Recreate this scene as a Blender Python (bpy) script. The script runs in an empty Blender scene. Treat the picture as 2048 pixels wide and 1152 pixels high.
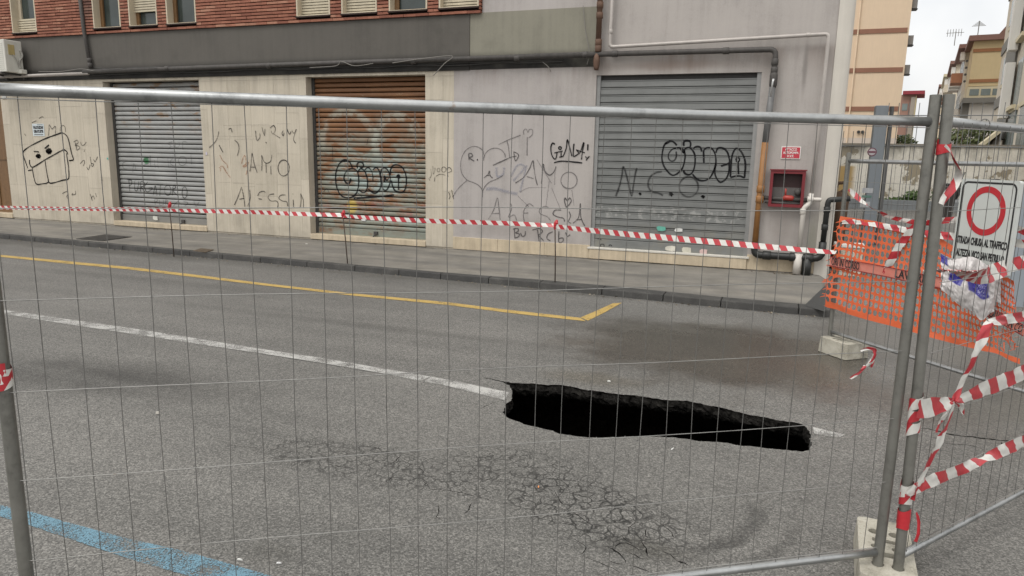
import bpy, bmesh, math, random
from mathutils import Vector, Matrix, noise
from mathutils.geometry import delaunay_2d_cdt

R = math.radians
random.seed(7)
scene = bpy.context.scene
col = scene.collection

# ------------------------------------------------------------------ camera
# World: X along the facade (right), Y from the camera towards the facade, Z up, metres.
AW, PITCH, ROLL, FPX, HC = R(-20.297), R(10.5516), R(1.1348), 1420.0, 1.84
_ca, _sa = math.cos(AW), math.sin(AW)
def _conv(v): return Vector((v[0]*_ca + v[1]*_sa, -v[0]*_sa + v[1]*_ca, v[2]))
_c, _s = math.cos(PITCH), math.sin(PITCH)
_f = Vector((0, _c, -_s)); _u = Vector((0, _s, _c)); _r = Vector((1, 0, 0))
CR = _conv(math.cos(ROLL)*_r + math.sin(ROLL)*_u)
CU = _conv(-math.sin(ROLL)*_r + math.cos(ROLL)*_u)
CF = _conv(_f)
CAM = Vector((0, 0, HC))
cd = bpy.data.cameras.new('camera'); cam = bpy.data.objects.new('camera', cd); col.objects.link(cam)
mw = Matrix((( CR.x, CU.x, -CF.x, 0), (CR.y, CU.y, -CF.y, 0), (CR.z, CU.z, -CF.z, HC), (0, 0, 0, 1)))
cam.matrix_world = mw
cd.sensor_width = 36; cd.lens = 36*FPX/2048; cd.clip_start = 0.05; cd.clip_end = 2000
scene.camera = cam

# ------------------------------------------------------------------ light: bright overcast
w = bpy.data.worlds.new('World'); scene.world = w; w.use_nodes = True
nt = w.node_tree; nt.nodes.clear()
out = nt.nodes.new('ShaderNodeOutputWorld'); bg = nt.nodes.new('ShaderNodeBackground')
sky = nt.nodes.new('ShaderNodeTexSky'); sky.sky_type = 'NISHITA'; sky.sun_disc = False
SUN_EL, SUN_ROT = R(58), R(200)
sky.sun_elevation = SUN_EL; sky.sun_rotation = SUN_ROT; sky.air_density = 1.0; sky.dust_density = 3.0
hsv = nt.nodes.new('ShaderNodeHueSaturation'); hsv.inputs['Saturation'].default_value = 0.10
tc = nt.nodes.new('ShaderNodeTexCoord'); cn = nt.nodes.new('ShaderNodeTexNoise')
cn.inputs['Scale'].default_value = 2.2; cn.inputs['Detail'].default_value = 5
cr_ = nt.nodes.new('ShaderNodeValToRGB')
cr_.color_ramp.elements[0].position = .34; cr_.color_ramp.elements[0].color = (.74, .77, .81, 1)
cr_.color_ramp.elements[1].position = .60; cr_.color_ramp.elements[1].color = (1.16, 1.14, 1.11, 1)
mx = nt.nodes.new('ShaderNodeMix'); mx.data_type = 'RGBA'; mx.blend_type = 'MULTIPLY'; mx.inputs['Factor'].default_value = 1
# cloud deck: evens the clear-sky gradient out to a near-uniform white layer
ev = nt.nodes.new('ShaderNodeMix'); ev.data_type = 'RGBA'; ev.inputs['Factor'].default_value = 0.75
ev.inputs[7].default_value = (6.82, 6.75, 6.62, 1)
nt.links.new(sky.outputs[0], hsv.inputs['Color']); nt.links.new(hsv.outputs[0], ev.inputs[6])
nt.links.new(tc.outputs['Generated'], cn.inputs['Vector']); nt.links.new(cn.outputs['Fac'], cr_.inputs[0])
nt.links.new(ev.outputs[2], mx.inputs[6]); nt.links.new(cr_.outputs[0], mx.inputs[7])
# standard overcast sky: the cloud layer is somewhat brighter overhead than at the horizon
sxyz = nt.nodes.new('ShaderNodeSeparateXYZ'); nt.links.new(tc.outputs['Generated'], sxyz.inputs[0])
el = nt.nodes.new('ShaderNodeMath'); el.operation = 'MAXIMUM'; nt.links.new(sxyz.outputs[2], el.inputs[0]); el.inputs[1].default_value = 0
el2 = nt.nodes.new('ShaderNodeMath'); el2.operation = 'MULTIPLY_ADD'; nt.links.new(el.outputs[0], el2.inputs[0]); el2.inputs[1].default_value = .52; el2.inputs[2].default_value = .65
ovc = nt.nodes.new('ShaderNodeVectorMath'); ovc.operation = 'SCALE'; nt.links.new(mx.outputs[2], ovc.inputs[0]); nt.links.new(el2.outputs[0], ovc.inputs['Scale'])
nt.links.new(ovc.outputs[0], bg.inputs['Color']); bg.inputs['Strength'].default_value = 0.15
nt.links.new(bg.outputs[0], out.inputs[0])
sd = bpy.data.lights.new('sun', 'SUN'); sd.energy = 0.8; sd.angle = R(25); sd.color = (1, .97, .92)
so = bpy.data.objects.new('sun', sd); col.objects.link(so)
_az = SUN_ROT
sdir = Vector((math.sin(_az)*math.cos(SUN_EL), math.cos(_az)*math.cos(SUN_EL), math.sin(SUN_EL)))
so.rotation_euler = sdir.to_track_quat('Z', 'Y').to_euler()
vs = scene.view_settings
vs.view_transform = 'Standard'; vs.look = 'None'; vs.gamma = 1; vs.use_curve_mapping = False
vs.exposure = 0.70
scene.cycles.max_bounces = 5; scene.cycles.transparent_max_bounces = 8

# ------------------------------------------------------------------ places from sight lines
def ray(px, py): return CF*FPX + (px-1024)*CR - (py-576)*CU
def G(px, py, z=0.0):                       # on level ground at height z
    d = ray(px, py); return CAM + d*((z-HC)/d.z)
YW = 12.05                                   # facade plane
def wp(px, py, Y=YW):                        # on a plane parallel to the facade
    d = ray(px, py); return CAM + d*(Y/d.y)
def az(px, py, zc): return CAM + ray(px, py)*(zc/FPX)
def pl(px, py, P, n):                        # on any plane
    d = ray(px, py); return CAM + d*((P-CAM).dot(n)/d.dot(n))

# ------------------------------------------------------------------ mesh + object helpers
WM = {}
def link(o, parent=None, m=None):
    col.objects.link(o); m = m or Matrix(); WM[o.name] = m
    if parent is not None:
        o.parent = parent; o.matrix_parent_inverse = WM[parent.name].inverted()
    o.matrix_basis = m
    return o
def tag(o, label=None, cat=None, group=None, kind=None):
    for k, v in (('label', label), ('category', cat), ('group', group), ('kind', kind)):
        if v: o[k] = v
    return o
def empty(name, loc, label=None, cat=None, group=None, parent=None):
    o = bpy.data.objects.new(name, None); o.empty_display_size = .1
    link(o, parent, Matrix.Translation(Vector(loc))); return tag(o, label, cat, group)
def ccw(L):
    a = sum(p[0]*q[1]-q[0]*p[1] for p, q in zip(L, list(L[1:])+[L[0]]))
    return list(L) if a > 0 else list(L)[::-1]
class MB:
    def __init__(s): s.v = []; s.f = []; s.uv = {}
    def quad(s, a, b, c, d, uv=None):
        n = len(s.v); s.v += [Vector(a), Vector(b), Vector(c), Vector(d)]; s.f.append((n, n+1, n+2, n+3))
        if uv: s.uv[len(s.f)-1] = uv
        return s
    def tri(s, a, b, c):
        n = len(s.v); s.v += [Vector(a), Vector(b), Vector(c)]; s.f.append((n, n+1, n+2)); return s
    def box(s, x0, x1, y0, y1, z0, z1):
        n = len(s.v)
        s.v += [Vector(p) for p in ((x0,y0,z0),(x1,y0,z0),(x1,y1,z0),(x0,y1,z0),(x0,y0,z1),(x1,y0,z1),(x1,y1,z1),(x0,y1,z1))]
        s.f += [tuple(n+i for i in q) for q in ((0,3,2,1),(4,5,6,7),(0,1,5,4),(1,2,6,5),(2,3,7,6),(3,0,4,7))]
        return s
    def obox(s, M, sx, sy, sz):              # centred box under a matrix
        n = len(s.v)
        for x, y, z in ((-1,-1,-1),(1,-1,-1),(1,1,-1),(-1,1,-1),(-1,-1,1),(1,-1,1),(1,1,1),(-1,1,1)):
            s.v.append(M @ Vector((x*sx/2, y*sy/2, z*sz/2)))
        s.f += [tuple(n+i for i in q) for q in ((0,3,2,1),(4,5,6,7),(0,1,5,4),(1,2,6,5),(2,3,7,6),(3,0,4,7))]
        return s
    def tube(s, pts, r, seg=10, cap=True):
        pts = [Vector(p) for p in pts]; rs = r if isinstance(r, (list, tuple)) else [r]*len(pts)
        n0 = len(s.v); prev = None
        for i, p in enumerate(pts):
            t = (pts[min(i+1, len(pts)-1)] - pts[max(i-1, 0)]).normalized()
            if prev is None:
                a = Vector((0,0,1)) if abs(t.z) < .9 else Vector((1,0,0)); x = t.cross(a).normalized()
            else:
                x = (prev - t*prev.dot(t)).normalized()
            prev = x; y = t.cross(x)
            for k in range(seg):
                an = 2*math.pi*k/seg; s.v.append(p + (x*math.cos(an)+y*math.sin(an))*rs[i])
        for i in range(len(pts)-1):
            for k in range(seg):
                a = n0+i*seg+k; b = n0+i*seg+(k+1) % seg
                s.f.append((a, b, b+seg, a+seg))
        if cap:
            s.f.append(tuple(n0+k for k in range(seg))[::-1]); e = n0+(len(pts)-1)*seg
            s.f.append(tuple(e+k for k in range(seg)))
        return s
    def grid(s, P, nu, nv, uvf=None, skip=None):   # P[i][j]
        n = len(s.v)
        for i in range(nu+1):
            for j in range(nv+1): s.v.append(Vector(P(i, j)))
        for i in range(nu):
            for j in range(nv):
                if skip and skip(i, j): continue
                a = n+i*(nv+1)+j; s.f.append((a, a+nv+1, a+nv+2, a+1))
                if uvf: s.uv[len(s.f)-1] = [uvf(i, j), uvf(i+1, j), uvf(i+1, j+1), uvf(i, j+1)]
        return s
    def plate(s, outer, holes, fn, d0, d1):  # polygon with holes, extruded from d0 to d1; fn(u,v,d)->xyz
        outer = ccw(outer); holes = [ccw(h) for h in holes]
        vs = [Vector(p) for p in outer]; faces = [list(range(len(outer)))]
        for h in holes:
            k = len(vs); vs += [Vector(p) for p in h]; faces.append(list(range(k, k+len(h))))
        V, Ed, F, _, _, oF = delaunay_2d_cdt(vs, [], faces, 1, 1e-6)
        tris = [f for f, o in zip(F, oF) if o == [0] or (0 in o and len(o) == 1)]
        for d, flip in ((d0, False), (d1, True)):
            n = len(s.v); s.v += [Vector(fn(p.x, p.y, d)) for p in V]
            s.f += [tuple(n+i for i in (f[::-1] if flip else f)) for f in tris]
        for loop in [outer]+list(holes):
            L = len(loop); n = len(s.v)
            for p in loop: s.v += [Vector(fn(p[0], p[1], d0)), Vector(fn(p[0], p[1], d1))]
            for i in range(L):
                a = n+2*i; b = n+2*((i+1) % L); s.f.append((a, a+1, b+1, b))
        return s
    def mesh(s, name, mat, smooth=False):
        me = bpy.data.meshes.new(name); me.from_pydata([tuple(v) for v in s.v], [], s.f)
        if s.uv:
            ul = me.uv_layers.new(name='UVMap')
            for p in me.polygons:
                q = s.uv.get(p.index)
                if q:
                    for k, li in enumerate(p.loop_indices): ul.data[li].uv = q[k]
        if mat: me.materials.append(mat)
        if smooth:
            for p in me.polygons: p.use_smooth = True
        me.update(); return me
    def obj(s, name, mat, parent=None, smooth=False, bev=0, recalc=False):
        me = s.mesh(name, mat, smooth)
        if recalc:
            bm = bmesh.new(); bm.from_mesh(me); bmesh.ops.remove_doubles(bm, verts=bm.verts, dist=1e-5)
            bmesh.ops.recalc_face_normals(bm, faces=bm.faces); bm.to_mesh(me); bm.free()
        o = bpy.data.objects.new(name, me); link(o, parent)
        if bev:
            b = o.modifiers.new('bevel', 'BEVEL'); b.width = bev; b.segments = 2; b.limit_method = 'ANGLE'
        return o
def inst(name, me, parent, m, mat=None):
    return link(bpy.data.objects.new(name, me), parent, m)
def rectp(x0, x1, z0, z1): return [(x0, z0), (x1, z0), (x1, z1), (x0, z1)]
def circ(cx, cy, r, n=14, ry=None): return [(cx+r*math.cos(2*math.pi*k/n), cy+(ry or r)*math.sin(2*math.pi*k/n)) for k in range(n)]
def smooth_line(pts, step):
    """Catmull-Rom through points (any dimension), resampled about every step."""
    P = [Vector(p) for p in pts]
    if len(P) == 2: Q = P
    else:
        Q = []
        for i in range(len(P)-1):
            p0, p1, p2, p3 = P[max(i-1, 0)], P[i], P[i+1], P[min(i+2, len(P)-1)]
            n = max(2, int((p2-p1).length/step)+1)
            for k in range(n):
                t = k/n; t2 = t*t; t3 = t2*t
                Q.append(.5*((2*p1)+(p2-p0)*t+(2*p0-5*p1+4*p2-p3)*t2+(3*p1-p0-3*p2+p3)*t3))
        Q.append(P[-1])
    out = [Q[0]]; 
    for a, b in zip(Q, Q[1:]):
        L = (b-a).length; n = max(1, int(round(L/step)))
        for k in range(1, n+1): out.append(a+(b-a)*(k/n))
    return out
def text_mesh(body, size, mat, align='CENTER', bold=0.0, sx=1.0, extr=0.0008):
    cu = bpy.data.curves.new('text', 'FONT'); cu.body = body; cu.size = size; cu.align_x = align; cu.align_y = 'CENTER'
    cu.extrude = extr; cu.offset = bold; cu.space_character = 1.0; cu.resolution_u = 3
    o = bpy.data.objects.new('text', cu); col.objects.link(o)
    dg = bpy.context.evaluated_depsgraph_get()
    me = bpy.data.meshes.new_from_object(o.evaluated_get(dg))
    bpy.data.objects.remove(o); bpy.data.curves.remove(cu)
    for v in me.vertices: v.co.x *= sx
    me.materials.clear(); me.materials.append(mat); return me

# ------------------------------------------------------------------ materials
class Mat:
    def __init__(s, name, rough=.8, metal=0.0, spec=.5):
        s.m = bpy.data.materials.new(name); s.m.use_nodes = True; s.nt = s.m.node_tree
        s.b = s.nt.nodes['Principled BSDF']; s.out = s.nt.nodes['Material Output']
        s.b.inputs['Roughness'].default_value = rough; s.b.inputs['Metallic'].default_value = metal
        s.b.inputs['Specular IOR Level'].default_value = spec
        s._pos = None
    def pos(s):
        if s._pos is None: s._pos = s.nt.nodes.new('ShaderNodeNewGeometry').outputs['Position']
        return s._pos
    def put(s, sock, v):
        if hasattr(v, 'is_output'): s.nt.links.new(v, sock)
        elif isinstance(v, (tuple, list)):
            sock.default_value = tuple(v)+(1,) if len(v) == 3 and len(sock.default_value) == 4 else tuple(v)
        else: sock.default_value = v
    def vm(s, op, a, b=None, sc=None):
        n = s.nt.nodes.new('ShaderNodeVectorMath'); n.operation = op; s.put(n.inputs[0], a)
        if b is not None: s.put(n.inputs[1], b)
        if sc is not None: s.put(n.inputs['Scale'], sc)
        return n.outputs['Value'] if op in ('LENGTH', 'DOT_PRODUCT', 'DISTANCE') else n.outputs['Vector']
    def ma(s, op, a, b=0.0, c=None, clamp=False):
        n = s.nt.nodes.new('ShaderNodeMath'); n.operation = op; n.use_clamp = clamp
        s.put(n.inputs[0], a); s.put(n.inputs[1], b)
        if c is not None: s.put(n.inputs[2], c)
        return n.outputs[0]
    def mr(s, v, a, b, c=0.0, d=1.0, smooth=True):
        n = s.nt.nodes.new('ShaderNodeMapRange'); n.interpolation_type = 'SMOOTHSTEP' if smooth else 'LINEAR'
        s.put(n.inputs['Value'], v)
        for k, x in (('From Min', a), ('From Max', b), ('To Min', c), ('To Max', d)): s.put(n.inputs[k], x)
        return n.outputs[0]
    def sc(s, v, x, y, z): return s.vm('MULTIPLY', v, (x, y, z))
    def noise(s, scale, detail=3, rough=.6, vec=None, color=False, dist=0.0):
        n = s.nt.nodes.new('ShaderNodeTexNoise'); s.put(n.inputs['Vector'], vec if vec is not None else s.pos())
        n.inputs['Scale'].default_value = scale; n.inputs['Detail'].default_value = detail; n.inputs['Roughness'].default_value = rough
        n.inputs['Distortion'].default_value = dist
        return n.outputs['Color' if color else 'Fac']
    def vor(s, scale, feature='F1', vec=None, out='Distance', rnd=1.0):
        n = s.nt.nodes.new('ShaderNodeTexVoronoi'); n.feature = feature; s.put(n.inputs['Vector'], vec if vec is not None else s.pos())
        n.inputs['Scale'].default_value = scale; n.inputs['Randomness'].default_value = rnd
        return n.outputs[out]
    def ramp(s, fac, stops):
        n = s.nt.nodes.new('ShaderNodeValToRGB'); e = n.color_ramp.elements
        while len(e) < len(stops): e.new(.5)
        for k, (p, c) in enumerate(stops): e[k].position = p; e[k].color = tuple(c)+(1,) if len(c) == 3 else c
        s.nt.links.new(fac, n.inputs[0]); return n.outputs[0]
    def mix(s, fac, a, b, mode='MIX'):
        n = s.nt.nodes.new('ShaderNodeMix'); n.data_type = 'RGBA'; n.blend_type = mode
        s.put(n.inputs['Factor'], fac); s.put(n.inputs[6], a); s.put(n.inputs[7], b); return n.outputs[2]
    def xyz(s, v=None):
        n = s.nt.nodes.new('ShaderNodeSeparateXYZ'); s.put(n.inputs[0], v if v is not None else s.pos()); return n.outputs
    def rnd(s): return s.nt.nodes.new('ShaderNodeObjectInfo').outputs['Random']
    def warp(s, sc):
        k = 1.6 if sc < 4 else 7
        if not hasattr(s, '_w'): s._w = {}
        if k not in s._w: s._w[k] = s.ma('SUBTRACT', s.noise(k, 3), .5)
        return s._w[k]
    def blob(s, c, r, soft=.5, warp=.35, wscale=1.5, rot=0.0):
        """Soft ellipse on the ground (1 inside, 0 outside) with a noisy rim."""
        p = s.vm('SUBTRACT', s.pos(), tuple(c))
        if rot:
            n = s.nt.nodes.new('ShaderNodeVectorRotate'); n.rotation_type = 'Z_AXIS'; s.put(n.inputs['Vector'], p); n.inputs['Angle'].default_value = -rot
            p = n.outputs[0]
        p = s.sc(p, 1/r[0], 1/r[1], 1/r[2] if len(r) > 2 else 0.0)
        d = s.ma('ADD', s.vm('LENGTH', p), s.ma('MULTIPLY', s.warp(wscale), warp*2))
        return s.mr(d, 1-soft, 1+soft*.3, 1, 0)
    def bump(s, h, strength=.3, dist=.01):
        n = s.nt.nodes.new('ShaderNodeBump'); n.inputs['Strength'].default_value = strength; n.inputs['Distance'].default_value = dist
        s.nt.links.new(h, n.inputs['Height']); s.nt.links.new(n.outputs[0], s.b.inputs['Normal']); return s
    def col(s, c): s.put(s.b.inputs['Base Color'], c); return s
    def rough(s, c): s.put(s.b.inputs['Roughness'], c); return s
    def alpha(s, a): s.put(s.b.inputs['Alpha'], a); return s
def plain(name, c, var=.25, scale=6, rough=.75, metal=0.0, bump=.15, streak=True, grain=60):
    """Weathered plain surface: tone drift, vertical run marks, fine relief."""
    m = Mat(name, rough, metal)
    n1 = m.noise(scale, 5); n2 = m.noise(grain, 3)
    f = m.ma('MULTIPLY_ADD', n2, .35, m.ma('MULTIPLY', n1, .65))
    if streak:
        st = m.noise(1, 4, vec=m.sc(m.pos(), 14, 14, .8)); f = m.ma('MULTIPLY_ADD', st, .4, m.ma('MULTIPLY', f, .6))
    lo = tuple(x*(1-var) for x in c); hi = tuple(min(1, x*(1+var)) for x in c)
    m.col(m.ramp(f, [(.3, lo), (.7, hi)]))
    if bump: m.bump(n2, bump, .004)
    return m.m
# ================================================================== GROUND
# the road has sagged a little round the sinkhole
_HA, _HB = G(1030, 805), G(1600, 880)
def gz(x, y):
    a = Vector((_HA.x, _HA.y)); d = Vector((_HB.x, _HB.y))-a; p = Vector((x, y))-a
    t = max(0, min(1, p.dot(d)/d.length_squared)); L = (p-d*t).length
    return -0.035*math.exp(-(L/0.8)**2)
def Gs(px, py):
    z = 0.0
    for _ in range(4):
        p = G(px, py, z); z = gz(p.x, p.y)
    return Vector((p.x, p.y, z))

def ragged(pts, step, amp, seed, closed=True):
    """Resample a ground polyline and roughen it."""
    P = [Vector((p.x, p.y)) for p in pts]
    if closed: P.append(P[0])
    out = []; k = 0
    for a, b in zip(P, P[1:]):
        n = max(1, int((b-a).length/step))
        for i in range(n):
            q = a+(b-a)*(i/n); k += 1
            n2 = noise.noise_vector(Vector((q.x*38+seed, q.y*38, seed)))
            n3 = noise.noise_vector(Vector((q.x*7+seed, q.y*7, seed+4)))
            out.append(Vector((q.x+amp*(n2.x+.8*n3.x), q.y+amp*(n2.y+.8*n3.y))))
    if not closed: out.append(P[-1])
    return out

hole_px = [(1000,762),(1022,765),(1044,767),(1065,767),(1090,769),(1118,770),(1140,773),(1170,779),(1200,783),(1222,787),(1250,789),(1275,791),(1300,795),(1325,799),(1355,801),(1375,802),(1400,806),(1415,811),(1440,815),(1465,821),(1490,828),(1510,831),(1535,836),(1560,841),(1590,845),(1605,849),(1613,855),(1618,862),(1621,872),(1620,882),(1622,890),(1618,900),(1608,903),(1590,902),(1560,899),(1530,896),(1500,893),(1470,890),(1445,885),(1425,883),(1400,882),(1375,878),(1345,875),(1320,873),(1290,872),(1260,873),(1230,874),(1200,875),(1170,874),(1145,872),(1120,867),(1105,861),(1085,857),(1062,852),(1048,848),(1037,842),(1022,838),(1010,832),(1008,824),(1008,815),(1012,808),(1018,804),(1024,797),(1025,790),(1023,779),(1018,771),(1010,767)]
hole = ragged([Gs(*p) for p in hole_px], .022, .013, 3)

def crack(px, w, seed, o=(1100, 980), s=5.12, taper=True):
    P = [Gs(o[0]+x/s, o[1]+y/s) for x, y in px]
    L = ragged(P, .018, .006, seed, closed=False); n = len(L); a = []; b = []
    for i, p in enumerate(L):
        t = (L[min(i+1, n-1)]-L[max(i-1, 0)]).normalized(); q = Vector((-t.y, t.x))
        k = i/(n-1); ww = w*(.25+.75*math.sin(math.pi*min(1, max(0, .08+k*.84))))*(.5+abs(noise.noise(Vector((p.x*30, p.y*30, seed)))*1.6))
        if i in (0, n-1): ww = .0012
        a.append(p+q*ww/2); b.append(p-q*ww/2)
    return a+b[::-1]
cracks = []
CL = [([(560,580),(640,600),(720,660),(770,720),(775,745)], .009), ([(660,580),(720,550),(800,545),(870,585),(920,615),(950,605)], .010),
      ([(800,640),(870,665),(930,710),(1000,700)], .008), ([(1290,720),(1340,735),(1390,750),(1430,780)], .016), ([(1150,620),(1180,640),(1240,665),(1285,715)], .007),
      ([(590,710),(640,740),(700,760),(760,748)], .006), ([(800,770),(880,785),(940,810),(1020,840)], .008), ([(345,570),(370,590),(350,630),(320,660)], .006),
      ([(1020,290),(1080,305),(1130,340),(1200,390),(1245,430),(1270,490)], .006), ([(830,270),(875,330),(805,385),(800,430)], .006),
      ([(200,210),(270,250),(340,300),(390,340)], .006), ([(60,20),(110,130),(180,190)], .006), ([(110,320),(250,350),(310,380)], .005), ([(250,500),(330,550),(380,590)], .005),
      ([(940,520),(965,560),(985,600),(1000,680)], .007), ([(320,670),(400,700),(500,740),(620,790),(720,850)], .006), ([(730,460),(760,500),(830,540)],.006), ([(980,400),(975,470),(1010,500)],.005)]
for k, (p, wd) in enumerate(CL): cracks.append(crack(p, wd, k*3+1))
for k, (p, wd) in enumerate([([(0,350),(180,365),(370,410),(500,450),(700,485),(850,510),(1000,515),(1200,545),(1450,575),(1550,590),(1700,590),(1880,655),(2100,740)], .022),
      ([(480,640),(650,655),(900,670),(1100,715),(1250,765)], .008), ([(1560,620),(1600,680),(1640,760),(1700,800)], .03), ([(-180,330),(-90,345),(-20,350)], .006)]):
    cracks.append(crack(p, wd, 50+k*3, o=(1840, 820), s=9.6))
# fine cracks seen in the 4x crops
for k, p in enumerate([[(1300,370),(1370,420),(1400,462),(1530,465),(1650,485),(1750,515),(1900,550),(2040,580)], [(1030,405),(1080,370),(1110,345)], [(1060,270),(1110,235),(1165,180)],
      [(1450,575),(1465,640),(1445,680),(1490,710)], [(1730,560),(1700,620),(1660,660)], [(830,110),(930,120),(1010,140)], [(1290,270),(1350,330),(1470,300)], [(1540,200),(1640,190),(1740,200)], [(590,260),(690,280),(780,300)], [(1760,350),(1830,390),(1900,360),(1990,330)]]):
    cracks.append(crack(p, .0055, 90+k*3, o=(512, 864), s=4))
cracks.append(crack([(-70,-15),(10,0),(90,20)], .02, 77, o=(985, 759), s=4.2))
for k, p in enumerate([[(1010,800),(985,806),(960,818)], [(1622,885),(1640,893),(1662,897),(1690,908)]]):
    cracks.append(crack(p, .005, 140+k*3, o=(0, 0), s=1))

# ---- asphalt
am = Mat('asphalt', .85)
P = am.pos()
grain = am.vor(140, vec=P, out='Color'); gsep = am.xyz(grain)[0]
g2 = am.noise(320, 1, .7); g3 = am.noise(45, 2, .65)
spk = am.ma('ADD', am.ma('MULTIPLY', gsep, .42), am.ma('ADD', am.ma('MULTIPLY', g2, .33), am.ma('MULTIPLY', g3, .25)))
basec = am.ramp(spk, [(.18, (.034, .0335, .032)), (.42, (.092, .090, .085)), (.58, (.134, .131, .123)), (.84, (.28, .272, .257))])
big = am.noise(.55, 3, .6); streak = am.noise(1.0, 3, .65, vec=am.sc(P, .22, 3.2, 1))
tone = am.ma('ADD', am.ma('MULTIPLY', big, .55), am.ma('MULTIPLY', streak, .45))
basec = am.mix(1, basec, am.ramp(tone, [(.32, (.78, .78, .77)), (.66, (1.18, 1.17, 1.15))]), 'MULTIPLY')
def darken(c, mask, k, tint=(1, 1, 1)):
    mask = am.ma('MULTIPLY', mask, am.mr(am.ma('ADD', am.ma('MULTIPLY', streak, .6), am.ma('MULTIPLY', g3, .4)), .36, .60, .35, 1.15))
    return am.mix(am.ma('MULTIPLY', mask, k), c, am.mix(1, c, tuple(.42*t for t in tint), 'MULTIPLY'))
oil = am.blob(G(270, 755), (1.35, .42, 1), .8, .45, 1.6); basec = darken(basec, oil, .85)
oil2 = am.blob(G(30, 745), (1.4, .45, 1), .8, .4, 1.4); basec = darken(basec, oil2, .65)
oil3 = am.blob(G(540, 1105), (.16, .10, 1), .9, .4, 8); basec = darken(basec, oil3, .5, (1.05, 1, .85))
trk = am.blob(G(760, 655), (3.2, .16, 1), .9, .4, 2.5); basec = darken(basec, trk, .45)
trk2 = am.blob(G(300, 560), (4.2, .22, 1), .9, .4, 2.0); basec = darken(basec, trk2, .35)
trk3 = am.blob(G(760, 560), (2.4, .30, 1), .9, .5, 2.0); basec = darken(basec, trk3, .28)
skc = G(1290, 985); dsk = am.ma('ADD', am.vm('LENGTH', am.sc(am.vm('SUBTRACT', P, tuple(skc)), 1, 1, 0)), am.ma('MULTIPLY', am.warp(7), .10)); r1 = (G(1470, 1078)-skc).length; r2 = (G(1560, 1095)-skc).length
skm = am.ma('MAXIMUM', am.mr(am.ma('ABSOLUTE', am.ma('SUBTRACT', dsk, r1)), .015, .075, 1, 0), am.ma('MULTIPLY', am.mr(am.ma('ABSOLUTE', am.ma('SUBTRACT', dsk, r2)), .01, .06, 1, 0), .6))
seam = am.ma('MULTIPLY', skm, am.blob(G(1490, 1065), (.42, .42, 1), .6, .4, 3)); basec = darken(basec, seam, .95)
gut = am.ma('MULTIPLY', am.mr(am.ma('ADD', am.xyz()[1], am.ma('MULTIPLY', am.warp(1.5), .5)), 9.0, 9.35), am.mr(am.xyz()[1], 9.95, 9.75)); basec = darken(basec, gut, .6, (1.03, 1, .92))
broke = am.blob(G(1290, 1095), (.26, .12, 1), .8, .5, 6); basec = darken(basec, broke, .75, (1.03, 1, .9))
wet = am.blob(G(1470, 705), (1.95, 1.35, 1), .45, .45, 1.0); wet2 = am.blob(G(1880, 720), (1.6, 2.4, 1), .6, .4, 1.0)
wetm = am.ma('MAXIMUM', wet, am.ma('MULTIPLY', wet2, .75)); 
basec = am.mix(am.ma('MULTIPLY', wetm, .92), basec, am.mix(1, basec, (.46, .415, .36), 'MULTIPLY'))
rustst = am.blob(G(1620, 735), (.42, .34, 1), .9, .5, 2); basec = am.mix(am.ma('MULTIPLY', rustst, .35), basec, am.mix(1, basec, (1.15, .80, .62), 'MULTIPLY'))
moss = am.blob(G(1180, 755), (.5, .22, 1), .8, .5, 3); basec = am.mix(am.ma('MULTIPLY', moss, .5), basec, am.mix(1, basec, (.75, .66, .50), 'MULTIPLY'))
# alligator cracking
wv = am.vm('ADD', P, am.vm('SCALE', am.noise(9, 2, color=True), sc=.10))
e1 = am.vor(12.5, 'DISTANCE_TO_EDGE', vec=wv); e2 = am.vor(27, 'DISTANCE_TO_EDGE', vec=wv)
cm = am.ma('MAXIMUM', am.blob(G(1180, 1015), (.72, .40, 1), .55, .5, 3, rot=R(-25)), am.ma('MULTIPLY', am.blob(G(760, 930), (1.15, .30, 1), .5, .5, 3), .8)); cm = am.ma('MAXIMUM', cm, am.ma('MULTIPLY', am.blob(G(1030, 930), (.6, .42, 1), .5, .5, 3), .8))
brk = am.mr(am.warp(7), -.23, .01)
c1 = am.ma('MULTIPLY', am.mr(e1, 0.022, .080, 1, 0), am.ma('MULTIPLY', cm, brk))
c2 = am.ma('MULTIPLY', am.mr(e2, 0.03, .12, 1, 0), am.ma('MULTIPLY', cm, am.mr(g3, .46, .58)))
ck = am.ma('MULTIPLY', am.ma('MAXIMUM', c1, am.ma('MULTIPLY', c2, .85)), .92)
basec = am.mix(ck, basec, (.008, .008, .007))
# scattered pits and dashes of tar
pit = am.mr(am.vor(3.1, vec=am.sc(P, .45, 1.9, 1)), .0, .055, 1, 0); basec = am.mix(am.ma('MULTIPLY', pit, .7), basec, (.03, .03, .029))
am.col(basec)
am.rough(am.ma('SUBTRACT', .74, am.ma('MULTIPLY', wetm, am.ma('MULTIPLY_ADD', g3, .30, .36))))
am.bump(g3, .6, .006)
ASPHALT = am.m

# ---- road sheet with the sinkhole and the open cracks cut through it
outer = [Vector((-160, -60)), Vector((260, -60)), Vector((260, 320)), Vector((-160, 320))]
pts = list(outer); faces = [[0, 1, 2, 3]]
for poly in [ccw(hole)]+[ccw(c_) for c_ in cracks]:
    k = len(pts); pts += poly; faces.append(list(range(k, k+len(poly))))
for i in range(46):
    for j in range(34): pts.append(Vector((-2.6+i*.1+random.uniform(-.02, .02), 2.2+j*.13+random.uniform(-.02, .02))))
V, _, F, _, _, oF = delaunay_2d_cdt(pts, [], faces, 1, 1e-7)
mb = MB(); mb.v = [Vector((p.x, p.y, gz(p.x, p.y))) for p in V]
mb.f = [tuple(f) for f, o in zip(F, oF) if o == [0]]
road = mb.obj('road', ASPHALT); tag(road, kind='structure')
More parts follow.
